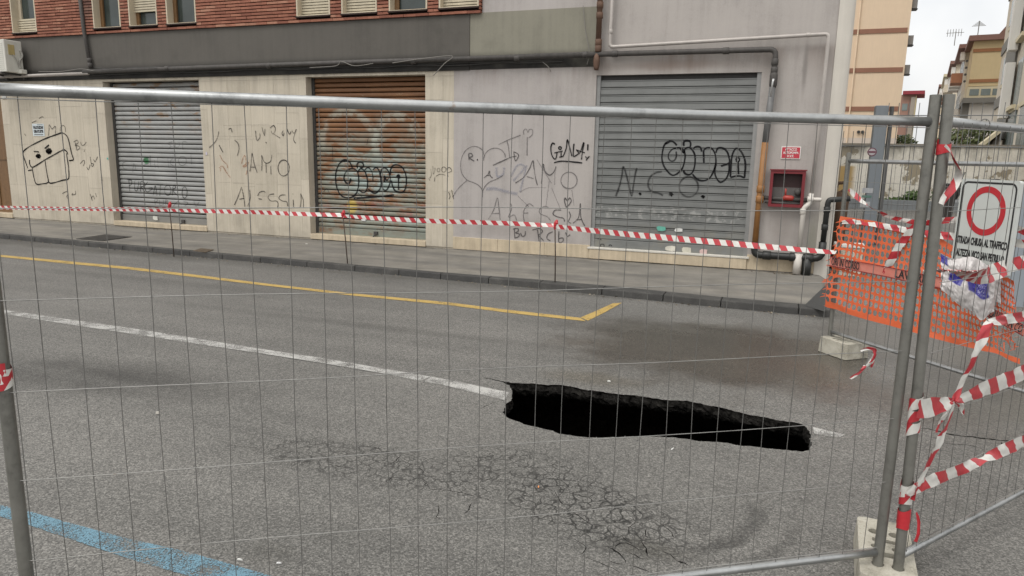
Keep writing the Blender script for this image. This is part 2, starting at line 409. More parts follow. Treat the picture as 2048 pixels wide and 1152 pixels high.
# crack walls
dirt = plain('crack_dirt', (.02, .018, .016), .4, 30, .95, streak=False)
mb = MB()
for poly in cracks:
    n = len(mb.v); L = len(poly)
    for p in poly:
        z = gz(p.x, p.y); mb.v += [Vector((p.x, p.y, z)), Vector((p.x, p.y, z-.05))]
    for i in range(L):
        a = n+2*i; b = n+2*((i+1) % L); mb.f.append((a, b, b+1, a+1))
    mb.f.append(tuple(n+2*i+1 for i in range(L)))
o = mb.obj('crack_walls', dirt, road); tag(o, kind='stuff')
# sinkhole shaft: broken asphalt edge, then earth washed out underneath
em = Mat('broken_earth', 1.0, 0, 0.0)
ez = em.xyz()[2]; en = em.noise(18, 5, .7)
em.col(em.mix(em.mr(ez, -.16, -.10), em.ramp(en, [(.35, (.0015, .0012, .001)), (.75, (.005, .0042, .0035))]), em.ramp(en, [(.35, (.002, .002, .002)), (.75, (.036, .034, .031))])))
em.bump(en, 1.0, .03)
cx = sum(p.x for p in hole)/len(hole); cy = sum(p.y for p in hole)/len(hole)
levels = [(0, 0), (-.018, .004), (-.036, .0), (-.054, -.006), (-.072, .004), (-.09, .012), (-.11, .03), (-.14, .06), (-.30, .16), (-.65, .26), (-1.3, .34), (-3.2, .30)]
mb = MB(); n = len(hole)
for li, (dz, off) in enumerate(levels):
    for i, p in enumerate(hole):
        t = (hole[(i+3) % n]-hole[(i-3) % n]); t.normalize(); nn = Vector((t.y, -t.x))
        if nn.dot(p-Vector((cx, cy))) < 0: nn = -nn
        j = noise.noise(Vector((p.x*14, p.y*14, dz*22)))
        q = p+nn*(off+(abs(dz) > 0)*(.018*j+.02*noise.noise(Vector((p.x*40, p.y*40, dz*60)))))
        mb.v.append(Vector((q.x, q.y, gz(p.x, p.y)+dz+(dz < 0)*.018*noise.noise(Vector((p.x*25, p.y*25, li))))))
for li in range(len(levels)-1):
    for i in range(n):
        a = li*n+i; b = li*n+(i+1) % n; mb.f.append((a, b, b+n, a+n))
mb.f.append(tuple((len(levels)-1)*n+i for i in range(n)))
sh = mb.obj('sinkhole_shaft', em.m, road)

# ---- painted lines (worn thermoplastic, 4 mm sheets)
def paint_mat(name, c, worn):
    m = Mat(name, .75); sp = m.ma('ADD', m.ma('MULTIPLY', m.noise(140, 3, .7), .6), m.ma('MULTIPLY', m.noise(5, 4), .4))
    m.col(m.mix(m.noise(30, 3), tuple(x*.78 for x in c), c)); m.alpha(m.mr(sp, worn-.05, worn+.06)); m.bump(m.noise(130, 2), .4, .002); return m.m
WHITEP = paint_mat('white_road_paint', (.42, .415, .395), .475); YELP = paint_mat('yellow_road_paint', (.44, .305, .095), .42); BLUEP = paint_mat('blue_road_paint', (.13, .245, .315), .492)
def marking(name, up, lo, mat, nseg=14, nx=40):
    def at(L, t):
        k = t*(len(L)-1); i = min(int(k), len(L)-2); f = k-i
        return L[i][0]+(L[i+1][0]-L[i][0])*f, L[i][1]+(L[i+1][1]-L[i][1])*f
    mb = MB()
    def P(i, j):
        a = Gs(*at(up, i/nx)); b = Gs(*at(lo, i/nx)); p = a+(b-a)*(j/3); p.z = gz(p.x, p.y)+.004; return p
    mb.grid(P, nx, 3); o = mb.obj(name, mat, road); return o
marking('white_edge_line', [(-300,570),(-150,596),(0,619),(128,638),(256,656),(384,676),(512,697),(640,716),(768,738),(896,760),(1019,786)],
        [(-300,577),(-150,603),(0,627),(128,648),(256,667),(384,687),(512,706),(640,726),(768,748),(896,773),(1008,801)], WHITEP)
marking('white_edge_line', [(1626,855),(1650,861),(1690,870)], [(1628,868),(1650,872),(1680,876)], WHITEP, nx=6)
marking('yellow_bay_line', [(-300,476),(-150,492),(0,510),(128,522),(256,534),(384,549),(512,565),(704,587),(896,605),(1024,621),(1160,636)],
        [(-300,479),(-150,496),(0,514),(128,527),(256,539),(384,554),(512,569.5),(704,591.5),(896,610.5),(1024,627),(1172,643)], YELP)
marking('yellow_bay_line', [(1161,635.5),(1195,621),(1226,607)], [(1176,642),(1210,625),(1244,606)], YELP, nx=10)
marking('blue_bay_line', [(-250,951),(-60,996),(0,1011),(57,1023),(125,1043),(250,1077),(375,1105),(480,1135),(600,1170),(800,1230)],
        [(-250,970),(-60,1018),(0,1034),(60,1052),(190,1096),(280,1126),(370,1151),(500,1190),(620,1230),(830,1290)], BLUEP)

# ---- pavement with kerb stones
def kerb_y(x):
    if x < -3.2: return 9.40+.028*(-3.2-x)
    if x < -.4: return 9.40-(x+3.2)/2.8*.24
    return 9.16
PZ = .088
def kw(x): return .13+.14*max(0, min(1, (x+4.2)/1.6))
pm = Mat('pavement_asphalt', .85)
pg = pm.ma('ADD', pm.ma('MULTIPLY', pm.noise(150, 3, .7), .5), pm.ma('MULTIPLY', pm.noise(2.2, 6, .65), .5))
pc = pm.ramp(pg, [(.30, (.094, .089, .079)), (.5, (.164, .155, .138)), (.70, (.24, .226, .203))])
pst = pm.noise(1, 5, .6, vec=pm.sc(pm.pos(), .5, 2.5, 1)); pc = pm.mix(1, pc, pm.ramp(pst, [(.35, (.75, .75, .76)), (.65, (1.12, 1.1, 1.06))]), 'MULTIPLY')
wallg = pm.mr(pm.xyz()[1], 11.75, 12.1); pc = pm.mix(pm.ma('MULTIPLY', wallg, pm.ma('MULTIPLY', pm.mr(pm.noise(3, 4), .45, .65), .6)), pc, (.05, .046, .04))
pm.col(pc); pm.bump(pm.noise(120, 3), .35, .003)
mb = MB()
XS = [-30+i*.75 for i in range(41)]+[.70]
for a, b in zip(XS, XS[1:]):
    mb.quad((a, kerb_y(a)+kw(a), PZ), (b, kerb_y(b)+kw(b), PZ), (b, 12.6, PZ), (a, 12.6, PZ))
mb.quad((.70, kerb_y(.7)+.27, PZ), (.70, kerb_y(.7)+.27, -.01), (.86, 12.6, -.01), (.70, 12.6, PZ))
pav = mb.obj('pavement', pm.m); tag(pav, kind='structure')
km = Mat('kerb_basalt', .8); kn = km.ma('ADD', km.ma('MULTIPLY', km.noise(90, 3, .7), .5), km.ma('MULTIPLY', km.noise(4, 4), .5))
kc = km.mix(1, km.ramp(kn, [(.3, (.018, .018, .0175)), (.55, (.048, .047, .045)), (.75, (.11, .107, .10))]), km.ramp(km.rnd(), [(0, (.88, .88, .88)), (1, (1.18, 1.16, 1.13))]), 'MULTIPLY')
km.col(kc); km.bump(km.noise(40, 4), .5, .006)
x = -22.0
while x < .6:
    L = random.uniform(.72, .95); x1 = min(x+L, .70)
    ya, yb = kerb_y(x), kerb_y(x1); M_ = MB(); dz = random.uniform(-.006, .006)
    for (xx, yy) in ((x+.004, ya), (x1-.004, yb)): pass
    n = 0; a, b = x+.004, x1-.004
    M_.v = [Vector(p) for p in ((a,ya,-.02),(b,yb,-.02),(b,yb+kw(b)-.002,-.02),(a,ya+kw(a)-.002,-.02),(a,ya+.012,PZ+.002+dz),(b,yb+.012,PZ+.002-dz),(b,yb+kw(b)-.002,PZ+.004),(a,ya+kw(a)-.002,PZ+.004))]
    M_.f = [(0,3,2,1),(4,5,6,7),(0,1,5,4),(1,2,6,5),(2,3,7,6),(3,0,4,7)]
    M_.obj('kerb_stone', km.m, pav, bev=.012); x = x1
    if x >= .69: break
# dark tar patch at the pavement corner
pat = plain('tar_patch', (.035, .035, .034), .35, 40, .9, streak=False)
q = [G(1608, 612, PZ), G(1650, 624, PZ), G(1665, 585, PZ), G(1662, 560, PZ)]
mb = MB(); mb.quad(*[(p.x, p.y, PZ+.005) for p in q]); mb.obj('tar_patch', pat, pav)
# covers set in the pavement
def cover(px, label, mat, nb):
    P4 = [G(x, y, PZ+.004) for x, y in px]; c = sum(P4, Vector())/4
    t = empty('access_cover', c, label, 'manhole cover')
    mb = MB(); up = Vector((0, 0, .008))
    mb.quad(*[p+up for p in P4]); 
    for i in range(4): mb.quad(P4[i], P4[(i+1) % 4], P4[(i+1) % 4]+up, P4[i]+up)
    mb.obj('lid', mat, t); mb = MB()
    for i in range(nb):
        for (A, B, C, D) in ((P4[0], P4[1], P4[3], P4[2]),):
            f0, f1 = (i+.2)/nb, (i+.8)/nb
            mb.quad(A+(B-A)*f0+(C-A)*.08+up*1.5, A+(B-A)*f1+(D-B)*.08+up*1.5, C+(D-C)*f1-(D-B)*.08+up*1.5, C+(D-C)*f0-(C-A)*.08+up*1.5)
    mb.obj('tread', mat, t)
cover([(152,478),(205,482),(264,474),(212,469)], 'dark ribbed access cover in the pavement before the left shutter', plain('iron_dark', (.045, .042, .038), .4, 20, .7, streak=False), 7)
cover([(386,502),(412,505),(428,500),(402,497)], 'small rusty access cover in the pavement near the kerb', plain('iron_rusty', (.10, .075, .05), .4, 20, .8, streak=False), 4)
# litter
def bit(name, px, size, c, label, z=.0, h=.006):
    p = Gs(*px) if z == 0 else G(px[0], px[1], z); size = (size[0]*.75, size[1]*.7); m = Matrix.Translation(p+Vector((0, 0, h/2+.003))) @ Matrix.Rotation(random.uniform(0, 3), 4, 'Z')
    mb = MB()
    n = 7
    ring = [Vector((size[0]/2*math.cos(k*2*math.pi/n)*random.uniform(.7, 1.1), size[1]/2*math.sin(k*2*math.pi/n)*random.uniform(.7, 1.1), 0)) for k in range(n)]
    b = len(mb.v); mb.v += [m @ (r-Vector((0, 0, h/2))) for r in ring]+[m @ (r*.8+Vector((0, 0, h/2))) for r in ring]
    for k in range(n): mb.f.append((b+k, b+(k+1) % n, b+n+(k+1) % n, b+n+k))
    mb.f.append(tuple(b+n+k for k in range(n)))
    o = mb.obj(name, plain(name+'_mat', c, .15, 40, .8, streak=False, bump=0)); tag(o, label, 'litter'); return o
bit('pebble', (316, 828), (.055, .03), (.42, .40, .36), 'pale pebble on the road inside the left part of the fence', h=.014)
bit('cigarette_end', (1345, 899), (.06, .012), (.6, .6, .58), 'white cigarette end on the road just below the sinkhole')
bit('orange_peel', (1077, 975), (.035, .014), (.55, .22, .08), 'tiny orange scrap on the cracked road')
bit('paper_scrap', (557, 1128), (.035, .012), (.6, .6, .6), 'small white scrap on the road by the bottom edge left of centre')
bit('paper_scrap', (479, 1121), (.045, .012), (.55, .55, .53), 'white scrap on the road beside the blue line')
bit('white_stone', (1218, 764), (.045, .028), (.5, .5, .47), 'white stone on the damp road beyond the sinkhole', h=.012)
bit('paper_scrap', (613, 484+4), (.10, .05), (.5, .49, .45), 'flattened white scrap on the pavement before the rusty shutter', z=PZ)
bit('paper_scrap', (875, 547), (.06, .04), (.45, .45, .42), 'grey scrap on the road beside the kerb', z=.0)

# leaves, grit and small rubbish gathered in the gutter and along the foot of the wall
def debris(name, spots, cols):
    mb = MB()
    for (x, y, z, sz) in spots:
        a = random.uniform(0, 6.28); c, s_ = math.cos(a)*sz, math.sin(a)*sz; k = random.uniform(.3, .7); h = random.uniform(.002, .012)
        mb.quad((x-c, y-s_, z+.003), (x+s_*k, y-c*k, z+.004+h), (x+c, y+s_, z+.003), (x-s_*k, y+c*k, z+.004+h*.4))
    m = Mat(name+'_mat', .9); m.col(m.ramp(m.noise(31, 2), cols)); o = mb.obj(name, m.m); tag(o, kind='stuff'); return o
random.seed(21)
sp = [(x, kerb_y(x)-abs(random.gauss(.02, .07)), 0, random.uniform(.008, .026)) for x in [random.uniform(-15, .6) for _ in range(260)]]
sp += [(x, 12.0-abs(random.gauss(0, .10)), PZ, random.uniform(.008, .024)) for x in [random.choice((random.uniform(-15, .6), random.gauss(-13, .5), random.gauss(.25, .2))) for _ in range(240)]]
o = debris('street_litter', sp, [(.35, (.045, .035, .025)), (.5, (.17, .13, .08)), (.62, (.36, .33, .27))])
o['label'] = 'dry leaves and grit along the kerb and wall foot'
sp = []
for _ in range(420):
    t_ = random.choice(hole); x = t_.x+random.gauss(0, .16); y = t_.y+random.gauss(0, .12); sp.append((x, y, random.uniform(.004, .012)))
hp = [tuple(p) for p in hole]
def in_hole(x, y):
    c = False; j = len(hp)-1
    for i in range(len(hp)):
        if (hp[i][1] > y) != (hp[j][1] > y) and x < (hp[j][0]-hp[i][0])*(y-hp[i][1])/(hp[j][1]-hp[i][1])+hp[i][0]: c = not c
        j = i
    return c
mb = MB()
for x, y, sz in sp:
    if in_hole(x, y): continue
    z = gz(x, y); q_ = [Vector((x+sz*random.uniform(.5, 1)*math.cos(a), y+sz*random.uniform(.5, 1)*math.sin(a), z)) for a in (0, 1.6, 3.1, 4.7)]; tp = Vector((x, y, z+sz*.8))
    for a in range(4): mb.tri(q_[a], q_[(a+1) % 4], tp)
o = mb.obj('asphalt_crumbs', ASPHALT, road); tag(o, kind='stuff')
# ================================================================== CORNER BUILDING
bld = empty('apartment_building', (-8, 12.3, 0), 'street corner building with brick upper floor, three graffitied roller shutters and lilac wall', 'building')
def wallm(name, c, lowdirt=.5):
    m = Mat(name, .85)
    n1 = m.noise(1.6, 6, .65); st = m.noise(1, 4, .6, vec=m.sc(m.pos(), 9, 9, .5)); fine = m.noise(70, 3)
    f = m.ma('ADD', m.ma('MULTIPLY', n1, .45), m.ma('ADD', m.ma('MULTIPLY', st, .35), m.ma('MULTIPLY', fine, .20)))
    cc = m.ramp(f, [(.31, tuple(x*.74 for x in c)), (.5, c), (.66, tuple(min(1, x*1.09) for x in c))])
    z = m.xyz()[2]
    d = m.ma('MULTIPLY', m.mr(z, .12, .85, 1, 0), m.mr(m.noise(2.5, 5), .35, .75)); cc = m.mix(m.ma('MULTIPLY', d, lowdirt*.7), cc, tuple(x*.42 for x in c))
    return m, cc, z
# travertine
def stone_mat():
    m, cc, z = wallm('travertine', (.455, .41, .335), .6)
    gr = m.noise(1, 5, .6, vec=m.sc(m.pos(), 34, 34, 1.1)); cc = m.mix(1, cc, m.ramp(gr, [(.32, (.92, .91, .90)), (.62, (1.02, 1.02, 1.02))]), 'MULTIPLY')
    cc = m.mix(1, cc, m.ramp(m.rnd(), [(0, (.93, .93, .92)), (1, (1.05, 1.05, 1.05))]), 'MULTIPLY')
    drip = m.ma('MULTIPLY', m.mr(z, 2.7, 3.3), m.mr(m.noise(1, 4, vec=m.sc(m.pos(), 7, 7, .35)), .45, .75)); cc = m.mix(m.ma('MULTIPLY', drip, .5), cc, (.20, .18, .15))
    m.col(cc); m.bump(gr, .12, .004); return m.m
STONE = stone_mat()
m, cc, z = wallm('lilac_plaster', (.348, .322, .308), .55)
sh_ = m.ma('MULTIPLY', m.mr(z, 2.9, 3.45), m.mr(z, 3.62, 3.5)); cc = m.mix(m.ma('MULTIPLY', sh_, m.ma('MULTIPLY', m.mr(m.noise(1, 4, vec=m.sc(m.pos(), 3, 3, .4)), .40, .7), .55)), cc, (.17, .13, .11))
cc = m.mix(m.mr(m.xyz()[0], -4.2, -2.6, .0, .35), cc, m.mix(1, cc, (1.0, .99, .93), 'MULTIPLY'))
for c_, r_, k_, t_ in (((.215, 12.05, 3.25), (.045, 1, .50), .6, (.13, .115, .105)), ((.10, 12.05, .80), (.22, 1, .36), .45, (.19, .165, .15)), ((.55, 12.05, .5), (.10, 1, .6), .5, (.16, .165, .11)), ((-1.9, 12.05, 3.33), (1.1, 1, .10), .45, (.21, .15, .12)), ((-4.4, 12.05, .55), (.9, 1, .22), .4, (.21, .185, .165)), ((-.33, 12.05, .7), (.09, 1, .5), .4, (.17, .15, .13))):
    cc = m.mix(m.ma('MULTIPLY', m.blob(c_, r_, .8, .5, 3), k_), cc, t_)
chip = m.mr(m.noise(4.2, 6, .75), .70, .73); cc = m.mix(m.ma('MULTIPLY', chip, .7), cc, (.46, .44, .40))
m.col(cc); m.bump(m.ma('SUBTRACT', m.noise(60, 3), chip), .14, .004); LILAC = m.m
def fascia_mat(name, c):
    m, cc, z = wallm(name, c, 0)
    low_dark = m.ma('MULTIPLY', m.mr(z, 3.66, 3.46), m.mr(m.noise(2, 4), .2, .6, .65, 1)); cc = m.mix(low_dark, cc, (.009, .008, .007))  # near-black towards the fascia's lower edge, patchy by noise
    blot = m.mr(m.noise(1.1, 5, .7), .55, .72); cc = m.mix(m.ma('MULTIPLY', blot, .35), cc, tuple(x*.6 for x in c))
    m.col(cc); m.bump(m.noise(50, 3), .2, .004); return m.m
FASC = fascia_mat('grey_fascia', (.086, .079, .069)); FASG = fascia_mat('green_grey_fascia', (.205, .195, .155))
MORT = plain('mortar', (.030, .017, .013), .3, 10, .95)
PLIN = plain('cream_plinth', (.43, .36, .26), .3, 4, .85)
CREAM = plain('cream_paint', (.46, .40, .30), .15, 5, .6)
WHITEC = plain('corner_white', (.50, .47, .42), .12, 2, .8)
BROWN = plain('varnished_wood', (.14, .075, .03), .35, 12, .5)
DARK = plain('dark_metal', (.04, .038, .036), .35, 14, .6)
IRON = plain('sooty_iron', (.055, .05, .046), .45, 9, .7)
RUSTY = plain('rusty_brown_pipe', (.10, .055, .035), .4, 9, .75)
PVC = plain('pale_plastic_pipe', (.36, .33, .305), .15, 6, .45, streak=False)
GALV_ = None

# -- hidden bulk of the building
mb = MB(); mb.box(-34, .80, 12.36, 25, 0, 14); mb.obj('building_body', LILAC, bld)
# -- stone-clad ground floor
OP = [(-20.2, -17.52), (-14.20, -11.50), (-8.84, -6.23)]
out_ = [(-34, 0)]
for a, b in OP: out_ += [(a, 0), (a, 3.27), (b, 3.27), (b, 0)]
out_ += [(-5.65, 0), (-5.65, 3.33), (-34, 3.33)]
mb = MB(); mb.plate(out_, [], lambda u, v, d: (u, d, v), 12.07, 12.35); gw = mb.obj('ground_floor_wall', STONE, bld)
def slab(x0, x1, z0, z1, name='stone_slab', par_=None, y0=12.05, mat=STONE):
    g = .0014; mb = MB(); mb.box(x0+g, x1-g, y0+random.uniform(-.0012, .0012), 12.07, z0+g, z1-g); return mb.obj(name, mat, par_ or gw)
def clad(x0, x1, cols):
    xs = [x0]; 
    for c in cols: xs.append(xs[-1]+c*(x1-x0))
    for k in range(len(xs)-1):
        zz = .12; h0 = random.choice((.55, .8, 1.05)); first = True
        while zz < 3.22:
            h = h0 if first else random.choice((.62, .8, .95)); first = False; z1 = zz+h
            if z1 > 2.85: z1 = 3.235
            slab(xs[k], xs[k+1], zz, z1); zz = z1
    slab(x0, x1, 3.235, 3.325)
clad(-17.52, -14.20, (.08, .21, .25, .25, .13, .08)); clad(-11.50, -8.84, (.07, .20, .22, .22, .22, .07)); clad(-6.23, -5.65, (.62, .38))
clad(-23.5, -20.2, (.25, .25, .25, .25))
for a, b in OP:   # lintel strip, threshold
    slab(a, b, 3.27, 3.325, 'lintel_strip')
    mb = MB(); mb.box(a, b, 12.03, 12.33, .10, .205); mb.obj('threshold', PLIN, bld, bev=.008)
# brown door at the far left
mb = MB(); mb.box(OP[0][0], OP[0][1], 12.27, 12.30, .205, 3.27)
for k in range(5): mb.box(OP[0][0]+.1+k*.5, OP[0][0]+.5+k*.5, 12.25, 12.268, .35, 1.3); mb.box(OP[0][0]+.1+k*.5, OP[0][0]+.5+k*.5, 12.25, 12.268, 1.5, 3.1)
mb.obj('door', BROWN, bld)
# -- lilac wall round the right shutter
S3 = (-3.02, -.40, 3.19)
out_ = [(-5.65, 0), (S3[0], 0), (S3[0], S3[2]), (S3[1], S3[2]), (S3[1], 0), (.61, 0), (.61, 14), (-5.11, 14), (-5.11, 3.33), (-5.65, 3.33)]
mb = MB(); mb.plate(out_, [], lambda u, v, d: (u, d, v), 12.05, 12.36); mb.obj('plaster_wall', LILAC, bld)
for a, b, zt in ((-5.65, S3[0], .33), (S3[1], .61, .34)):
    xx = a
    while xx < b-.01:
        x1 = min(b, xx+.9)
        if b-x1 < .3: x1 = b
        mb = MB(); mb.box(xx+.0015, x1-.0015, 12.032, 12.06, .10, zt); mb.obj('plinth_stone', PLIN, bld, bev=.004); xx = x1
mb = MB(); mb.box(S3[0], S3[1], 12.0, 12.33, .10, .27); mb.obj('threshold', PLIN, bld, bev=.008)
mb = MB(); mb.box(S3[0]-.03, S3[1]+.03, 11.99, 12.33, .272, .305); mb.obj('threshold', plain('pale_sill', (.5, .48, .43), .15, 5, .6), bld, bev=.006)
# white rounded corner pilaster
mb = MB(); n = 10; prof = [(.612, 12.36), (.612, 12.035)]+[(.72+.12*math.sin(a*math.pi/2/n), 12.155-.12*math.cos(a*math.pi/2/n)) for a in range(n+1)]+[(.84, 25)]
prof[1] = (.612, 12.035)
k0 = len(mb.v)
for zz in (0, 14): mb.v += [Vector((x, y, zz)) for x, y in prof]
L = len(prof)
for i in range(L-1): mb.f.append((i, i+1, i+1+L, i+L))
mb.obj('corner_pilaster', WHITEC, bld, smooth=False)
# -- fascia band
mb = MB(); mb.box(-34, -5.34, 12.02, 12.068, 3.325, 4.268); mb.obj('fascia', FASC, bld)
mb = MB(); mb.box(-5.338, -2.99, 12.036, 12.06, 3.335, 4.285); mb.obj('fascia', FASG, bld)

# -- windows of the upper floor
WN = [(-16.77, -15.98, 'half'), (-14.24, -13.45, 'glass'), (-13.21, -12.43, 'high'), (-12.18, -11.40, 'glass'), (-8.95, -8.19, 'blind'), (-7.94, -7.18, 'blind'), (-6.93, -6.15, 'glass'), (-5.92, -5.15, 'blind')]
WZ0, WZ1 = 4.385, 5.95
mb = MB(); mb.plate(rectp(-34, -5.112, 3.3, 14), [rectp(a, b, WZ0, WZ1) for a, b, _ in WN], lambda u, v, d: (u, d, v), 12.075, 12.35); upw = mb.obj('brick_wall', MORT, bld)
gm = Mat('window_glass', .12, 0, .6); gn = gm.noise(1.3, 3); gm.col(gm.ramp(gn, [(.3, (.020, .028, .026)), (.7, (.045, .058, .055))])); GLASS = gm.m
BLINDM = plain('blind_slats', (.44, .39, .29), .2, 7, .6)
for a, b, kind in WN:
    t = .03
    mb = MB(); mb.plate(rectp(a, b, WZ0, WZ1), [rectp(a+t, b-t, WZ0+.012, WZ1-t)], lambda u, v, d: (u, d, v), 11.975, 12.20)
    wn = mb.obj('window', CREAM, bld)
    mb = MB(); mb.box(a+t, b-t, 12.185, 12.195, WZ0+.012, WZ1-t); mb.obj('pane', GLASS, wn)
    if kind != 'blind':
        mb = MB(); mb.plate(rectp(a+t, b-t, WZ0+.012, WZ1-t), [rectp(a+t+.085, b-t-.02, WZ0+.05, WZ1-t-.06)], lambda u, v, d: (u, d, v), 12.14, 12.18); mb.obj('sash', BROWN if kind != 'half' else CREAM, wn)
    if kind in ('blind', 'high', 'half'):
        z0 = {'blind': WZ0+.014, 'high': WZ0+.30, 'half': WZ0+.014}[kind]; z1 = {'half': WZ0+.30}.get(kind, WZ1-t)
        mb = MB(); zz = z0; p = .052
        while zz < z1:
            mb.box(a+t+.001, b-t-.001, 12.105, 12.128, zz, zz+p-.014); mb.box(a+t+.001, b-t-.001, 12.150, 12.16, zz+p-.016, zz+p); zz += p
        bl = mb.obj('blind', BLINDM, wn); tag(bl, kind='stuff')
    mb = MB(); mb.box(a-.01, b+.01, 11.95, 12.0, WZ0-.028, WZ0-.002); mb.obj('sill', plain('sill_stone', (.20, .17, .15), .3, 8, .8) if False else MORT, wn)

# -- bricks: the courses the photograph shows one by one, the rest joined above
bmx = Mat('brick', .9); bn = bmx.ma('ADD', bmx.ma('MULTIPLY', bmx.noise(6, 5), .5), bmx.ma('MULTIPLY', bmx.noise(60, 3), .5))
bc = bmx.ramp(bn, [(.3, (.165, .064, .040)), (.55, (.265, .102, .064)), (.75, (.34, .150, .10))])
bc = bmx.mix(1, bc, bmx.ramp(bmx.rnd(), [(0, (.72, .66, .66)), (.5, (1, 1, 1)), (.85, (1.15, 1.25, 1.25)), (1, (1.3, 1.7, 1.8))]), 'MULTIPLY')
zfade = bmx.blob((-14.4, 12, 4.9), (.28, 2, .5), .8, .3, 3); bc = bmx.mix(bmx.ma('MULTIPLY', zfade, .55), bc, (.05, .04, .036))
bmx.col(bc); bmx.bump(bmx.noise(55, 3), .4, .005)
def brick_mesh():
    mb = MB(); mb.box(-.5, .5, -.0375, .0375, -.5, .5); me = mb.mesh('brick', bmx.m)
    return me
BME = brick_mesh(); PZ_ = .0612; H_ = .0435; rest = MB(); nb = 0
# visible height at X: row 0 of the photograph
spans = []
r_ = 0; zz = 4.274
while zz < 7.2:
    segs = [(-22.5, -5.115)]
    zc = zz+H_/2
    if zz+H_ > WZ0-.01 and zz < WZ1+.01:
        cuts = [(a-.004, b+.004) for a, b, _ in WN]; segs = []; x0 = -22.5
        for a, b in cuts: segs.append((x0, a)); x0 = b
        segs.append((x0, -5.115))
    for a, b in segs:
        x = a-(0.128 if r_ % 2 else 0.0); 
        while x < b:
            x1 = x+.252; lo, hi = max(x, a), min(x1-.005, b); x = x1
            if hi-lo < .03: continue
            spans.append((lo, hi, zz, r_))
    zz += PZ_; r_ += 1
def seen(sp):
    c = Vector(((sp[0]+sp[1])/2, 12.0, sp[2]+H_/2))-CAM; d = c.dot(CF); px = 1024+FPX*c.dot(CR)/d; py = 576-FPX*c.dot(CU)/d
    return px > -6 and py > -4, px
vis = [s for s in spans if seen(s)[0]]; vis.sort(key=lambda s: -seen(s)[1]); first = set(vis[:298])
for sp in spans:
    lo, hi, z0, r_ = sp; dy = random.uniform(-.004, .004); dz = random.uniform(-.0015, .0015)
    if sp in first:
        m4 = Matrix.Translation(((lo+hi)/2, 12.012+dy, z0+H_/2+dz)) @ Matrix.Diagonal((hi-lo, 1, H_, 1))
        inst('brick', BME, upw, m4)
    elif z0 < 6.6: rest.box(lo, hi, 11.9745+dy, 12.05, z0, z0+H_)
tag(rest.obj('brick_courses', bmx.m, upw), kind='stuff')

# -- roller shutters
def prof_flat(p): return [(.045, 0), (.003, .003), (0, .010), (0, p*.745), (.030, p*.75), (.030, p*.795), (.003, p*.80), (.003, p*.935), (.045, p*.94), (.045, p)]
def prof_round(p): return [(.055, 0), (.014, .003), (.004, p*.12), (0, p*.30), (0, p*.48), (.005, p*.68), (.013, p*.83), (.055, p*.845), (.055, p)]
def prof_at(pr, p, z):
    z = z % p
    for (y0, z0), (y1, z1) in zip(pr, pr[1:]):
        if z <= z1: return y0+(y1-y0)*((z-z0)/max(1e-6, z1-z0))
    return pr[-1][0]
def shutter(x0, x1, z0, z1, Y, p, fn, mat, gm_, label):
    pr = fn(p); sh = empty('roller_shutter', ((x0+x1)/2, Y, z0), parent=bld); sh['label'] = label
    for a, b in ((x0, x0+.065), (x1-.065, x1)): mb = MB(); mb.box(a, b, Y-.02, Y+.06, z0, z1); mb.obj('guide_rail', gm_, sh)
    me = MB(); L = len(pr)
    for xx in (x0+.05, x1-.05):
        me.v += [Vector((xx, y, zz)) for y, zz in pr]
    for i in range(L-1): me.f.append((i, i+L, i+L+1, i+1))
    me.f.append((0, L-1, 2*L-1, L))
    mesh = me.mesh('slat', mat); zz = z0+.14; n = 0
    while zz+p < z1+.02:
        inst('slat', mesh, sh, Matrix.Translation((random.uniform(-.002, .002), Y+random.uniform(-.0015, .0015), zz))); zz += p; n += 1
    mb = MB(); mb.box(x0+.05, x1-.05, Y-.012, Y+.02, z0, z0+.136); mb.obj('bottom_bar', mat, sh, bev=.006)
    mb = MB(); mb.box(x0, x1, Y+.061, Y+.075, z0, z1+.1); mb.obj('backing', DARK, sh)
    return pr
